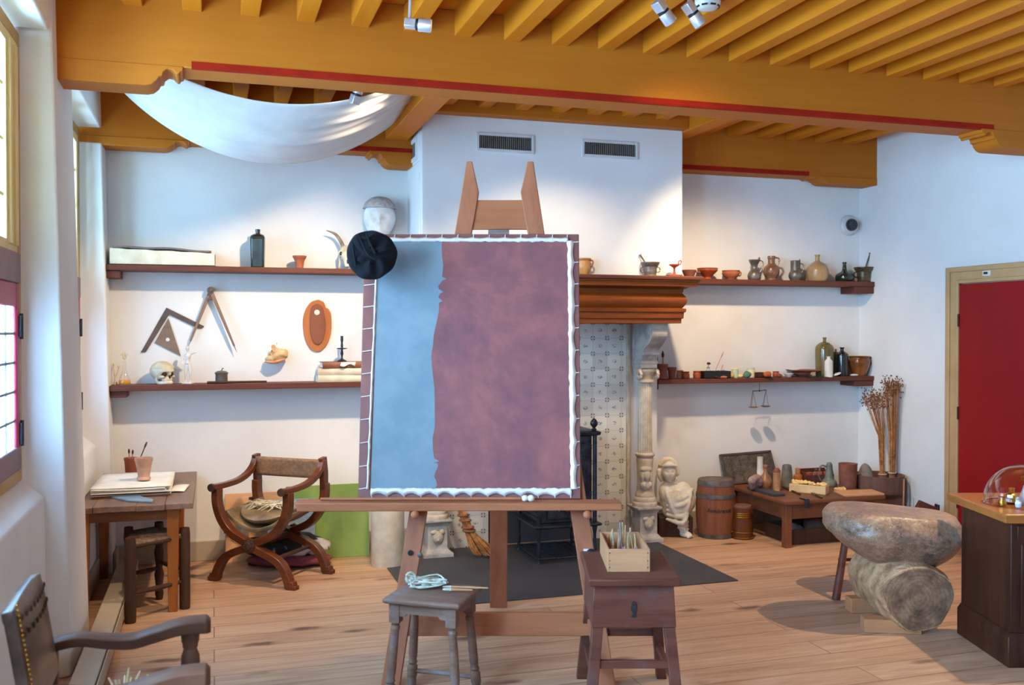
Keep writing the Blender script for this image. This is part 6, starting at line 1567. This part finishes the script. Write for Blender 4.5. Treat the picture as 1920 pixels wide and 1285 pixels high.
# tub, flax bundles, lid, stick
tbx = Vector((5.415, 6.87, 0))
tu = thing('wooden_tub', 'tall weathered stave tub in the right corner holding dried flax', 'tub', tbx)
st_ = lambda a, h: 1 - .02 * max(0, math.cos(a * 12)) ** 14
MB().lathe([(.185, 0), (.192, .1), (.206, .46), (.208, .475), (.190, .475), (.185, .40), (.170, .06), (0, .06)], 96, mod=st_).build('staves', M_tub, tu, sharp=60)
for z in (.06, .30): MB().lathe([(.184 + z * .04, z), (.195 + z * .04, z), (.196 + z * .04, z + .03), (.186 + z * .04, z + .03)], 48).build('hoop', M_darkwood, tu)
def bundle(base, mid, top, spread, label, seed, n=70):
    t = thing('flax_bundle', label, 'dried plants', base); r2 = random.Random(seed); m = MB(); hd_ = MB()
    base, mid, top = Vector(base), Vector(mid), Vector(top)
    for k in range(n):
        a = r2.uniform(0, 2 * PI); rr = math.sqrt(r2.random()); u = Vector((math.cos(a) * rr, math.sin(a) * rr * .7, 0)); L = r2.uniform(.78, 1.03)
        e = (mid.lerp(top, L) + Vector((u.x * spread[0], u.y * spread[1], 0))) - base
        m.tube([u * .035, (mid - base) * .5 + u * .026, (mid - base) + u * .036, e], [.0028, .0026, .0022, .0012], 4)
        for j in range(3):
            s = e + Vector((r2.uniform(-.05, .05), r2.uniform(-.04, .04), r2.uniform(-.07, .04)))
            m.tube([e - (e - mid + base).normalized() * .05, s], .0009, 3); hd_.ell(s, (.0055, .0055, .0065), 6, 4)
    m.build('stems', M_twig, t)['kind'] = 'stuff'; q_ = hd_.build('seed_heads', matte('brown seed heads', S(110, 72, 46), S(76, 48, 32), .9, 20, .1), t); q_['kind'] = 'stuff'
    b_ = MB(); c = (mid - base) * .55; b_.tube([c + Vector((math.cos(a) * .035, math.sin(a) * .027, 0)) for a in [j * PI / 6 for j in range(13)]], .005, 6); b_.build('tie', M_straw, t)
bundle((5.465, 6.87, .07), (5.46, 6.89, .80), (5.37, 6.88, 1.17), (.12, .11), 'dried flax bundle in the tub with heads drooping left', 1)
bundle((5.54, 6.86, .07), (5.545, 6.86, .82), (5.535, 6.86, 1.27), (.075, .09), 'taller upright dried flax bundle in the tub by the wall', 2)
lid = Vector((5.21, 7.335, 0))
t = thing('grey_boulder', 'rounded grey hump of stone rising out of the back of the stave tub', 'stone', (5.345, 6.955, .0602))
m = MB(); m.ell((0, 0, .25), (.085, .07, .25), 24, 20); m.jitter(.006, 18); m.build('stone', matte('grey round stone', S(142, 132, 122), S(110, 102, 94), .85, 12, .3), t)
o = MB().tube([(0, 0, 0), (.06, .06, .46)], .007, 8).build('thin_stick', M_palewood, None, (5.44, 6.60, .002)); tag(o, 'thin pale stick leaning against the front of the stave tub', 'stick')
# tilted red board behind the stone
p = P(1735, 950, Y=6.25)
rbx = thing('wooden_flap', 'red brown tilted wooden flap behind the right end of the grinding stone', 'board', (p.x, 6.25, 0), -YAW)
kx = SC(1735, 6.25); zc = lambda py: P(1735, py, Y=6.25).z
M0 = Matrix.Identity(4)
m = MB(); m.prism([(-.10, .02), (.09, .02), (.098, zc(947)), (.083, zc(951)), (-.045, zc(938)), (-.09, zc(957))], -.02, .02, 'y'); m.build('panel', M_redwood, rbx, bevel=.004)
MB().box(.085, .102, -.03, .03, zc(962), zc(946)).build('edge_strip', M_iron, rbx, bevel=.003)

# ---------------------------------------------------------------- cloth canopy under the ceiling
def canopy(u, v):
    n = Vector((-.50 + 1.77 * u, 5.66, 3.30)); f = Vector((-.60 + 1.98 * u, 6.82, 3.32))
    p = n.lerp(f, v); s = 4 * u * (1 - u)
    sag = (.30 * (1 - v) + .47 * v) * s ** .92 + .07 * math.sin(PI * v) * s
    fold = .010 * math.sin(v * 26 + 3 * math.sin(u * 3)) * (1 - s * .55) * math.sin(PI * min(1, v * 1.2)) + .012 * math.sin(v * 60) * max(0, u - .45) * (v < .55)
    return p - Vector((0, 0, sag + fold))
m = MB(); m.grid(canopy, 60, 60)
cn = MB()
tag(m.build('cloth_canopy', matte('white linen sheet', S(218, 216, 214), S(204, 203, 204), .85, 4, .06), None, solid=.004, sharp=90), 'white linen sheet sagging from the ceiling beams at the upper left', 'cloth')

# ---------------------------------------------------------------- ceiling fittings
def spotlight(loc, aim, label, stem_to=None, k=.75, lit=True):
    t = thing('spotlight', label, 'spotlight', loc)
    d = (Vector(aim) - Vector(loc)).normalized(); q = d.to_track_quat('Z', 'Y').to_matrix().to_4x4() @ Matrix.Scale(k, 4)
    m = MB(); m.cbox((0, 0, -.045), (.075, .05, .07), q); m.build('driver_box', M_chrome, t, bevel=.003)
    MB().lathe([(.036, -.008), (.036, .006), (0, .006)], 20, M=q).build('joint', M_black, t)
    m = MB(); m.lathe([(.040, .006), (.042, .01), (.042, .082), (.038, .085), (.036, .06), (0, .06)], 28, M=q); m.build('head', M_chrome, t)
    MB().lathe([(.034, .062), (.034, .068), (0, .068)], 24, M=q).build('lens', emit('warm lamp lens', (1, .85, .66, 1), 6), t)
    if stem_to:
        MB().tube([q @ Vector((0, 0, -.05)), Vector(stem_to) - Vector(loc)], .008, 8).build('stem', M_chrome, t)
    return t
sp1 = P(783, 46, Y=4.42); spotlight(sp1, sp1 + Vector((1, -.3, -.10)), 'silver spotlight on a thin rod under the joists, nearest the top left', (sp1.x - .03, 4.42, ZJ + .02))
sp2 = P(1244, 22, Y=4.10); spotlight(sp2, sp2 + Vector((1, .25, -.95)), 'left one of the paired silver spotlights at the top of the picture', (sp2.x - .02, 4.10, ZJ + .02))
sp3 = P(1300, 26, Y=4.10); spotlight(sp3, sp3 + Vector((1, .1, -1.1)), 'right one of the paired silver spotlights, beside the smoke detector', (sp3.x - .02, 4.10, ZJ + .02))
sp4 = P(669, 176, Y=5.60); spotlight(sp4, sp4 + Vector((.25, -.35, .9)), 'small silver spotlight peeping below the ceiling beam at the white sheet', (sp4.x + .02, 5.5, ZJ + .02))
dp = P(1327, 0, Y=4.25)
sd2 = thing('smoke_detector', 'round white smoke detector under the joists beside the paired spotlights', 'detector', (dp.x, 4.25, ZJ))
MB().lathe([(.062, 0), (.064, -.02), (.06, -.035), (.045, -.05), (.03, -.054), (0, -.055)], 32).build('housing', M_white_metal, sd2)
m = MB()
for a in range(8):
    c = Vector((math.cos(a * PI / 4) * .0545, math.sin(a * PI / 4) * .0545, -.041)); m.cbox((0, 0, 0), (.006, .028, .008), Matrix.Translation(c) @ Matrix.Rotation(a * PI / 4, 4, 'Z'))
m.build('slot', M_black, sd2)
# ================================================================== light, sky, camera
wd = bpy.data.worlds.new('sky'); scene.world = wd; wd.use_nodes = True
bgn = wd.node_tree.nodes['Background']; bgn.inputs[0].default_value = (.70, .80, 1.0, 1); bgn.inputs[1].default_value = 0.62

def spot(name, loc, aim, power, ang, col=(1, .80, .58), blend=.6, size=.05):
    l = bpy.data.lights.new(name, 'SPOT'); l.energy = power; l.spot_size = R(ang); l.spot_blend = blend; l.color = col; l.shadow_soft_size = size
    o = bpy.data.objects.new(name, l); COL.objects.link(o); o.location = loc
    o.rotation_euler = (Vector(aim) - Vector(loc)).to_track_quat('-Z', 'Y').to_euler(); return o
def area(name, loc, aim, power, sx, sy, col):
    l = bpy.data.lights.new(name, 'AREA'); l.energy = power; l.shape = 'RECTANGLE'; l.size = sx; l.size_y = sy; l.color = col
    o = bpy.data.objects.new(name, l); COL.objects.link(o); o.location = loc
    o.rotation_euler = (Vector(aim) - Vector(loc)).to_track_quat('-Z', 'Y').to_euler(); return o
# daylight through the windows of the left wall
for i, (y, w) in enumerate(((1.75, 1.5), (4.05, 1.8), (6.48, 1.25))):
    area('window_daylight', (-1.6, y, 2.0), (2.5, y, 1.5), (580, 660, 165)[i], w, 2.2, (.34, .67, 1.0))
# ceiling spotlights behind and before the near beam, plus one added floor fill
SC_ = (1, .77, .50)
spot('spot_lamp', (1.05, 5.62, 3.12), (.15, 7.44, .8), 285, 92, SC_, 1.0)
spot('spot_lamp', (2.1, 5.6, 3.22), (2.6, 7.2, .8), 95, 85, SC_)
spot('spot_lamp', (3.3, 5.8, 3.22), (4.55, 7.44, .85), 250, 84, SC_, 1.0)
spot('spot_lamp', (-.1, 4.3, 3.1), (.5, 6.4, .0), 170, 52, SC_)
spot('spot_lamp', (.7, 3.0, 3.2), (.25, 4.5, .0), 130, 62, SC_)  # added fill to brighten the floor near the armchair, no fitting of its own
spot('spot_lamp', (4.8, 4.1, 3.25), (3.95, 4.65, .3), 300, 66, SC_, .5, .03)
spot('spot_lamp', (.78, 5.62, 3.10), (.1, 5.95, 3.02), 7, 80, SC_)
spot('spot_lamp', (2.3, 4.1, 3.2), (3.3, 6.8, 1.9), 55, 56, SC_, 1.0)

cd = bpy.data.cameras.new('camera'); cam = bpy.data.objects.new('camera', cd); COL.objects.link(cam)
cam.location = CAM; cam.rotation_euler = (PI / 2 - PITCH, 0, -YAW)
cd.sensor_width = 36; cd.lens = F / 1920 * 36; cd.clip_start = .05; cd.clip_end = 60
cd.dof.use_dof = True; cd.dof.focus_distance = 6.3; cd.dof.aperture_fstop = 3.2
scene.camera = cam
vs = scene.view_settings
scene.display_settings.display_device = 'sRGB'
vs.view_transform = 'Standard'; vs.look = 'None'; vs.gamma = 1; vs.use_curve_mapping = False; vs.exposure = 0.0
scene.cycles.use_denoising = True
scene.cycles.max_bounces = 8; scene.cycles.transparent_max_bounces = 12
scene.cycles.sample_clamp_indirect = 6
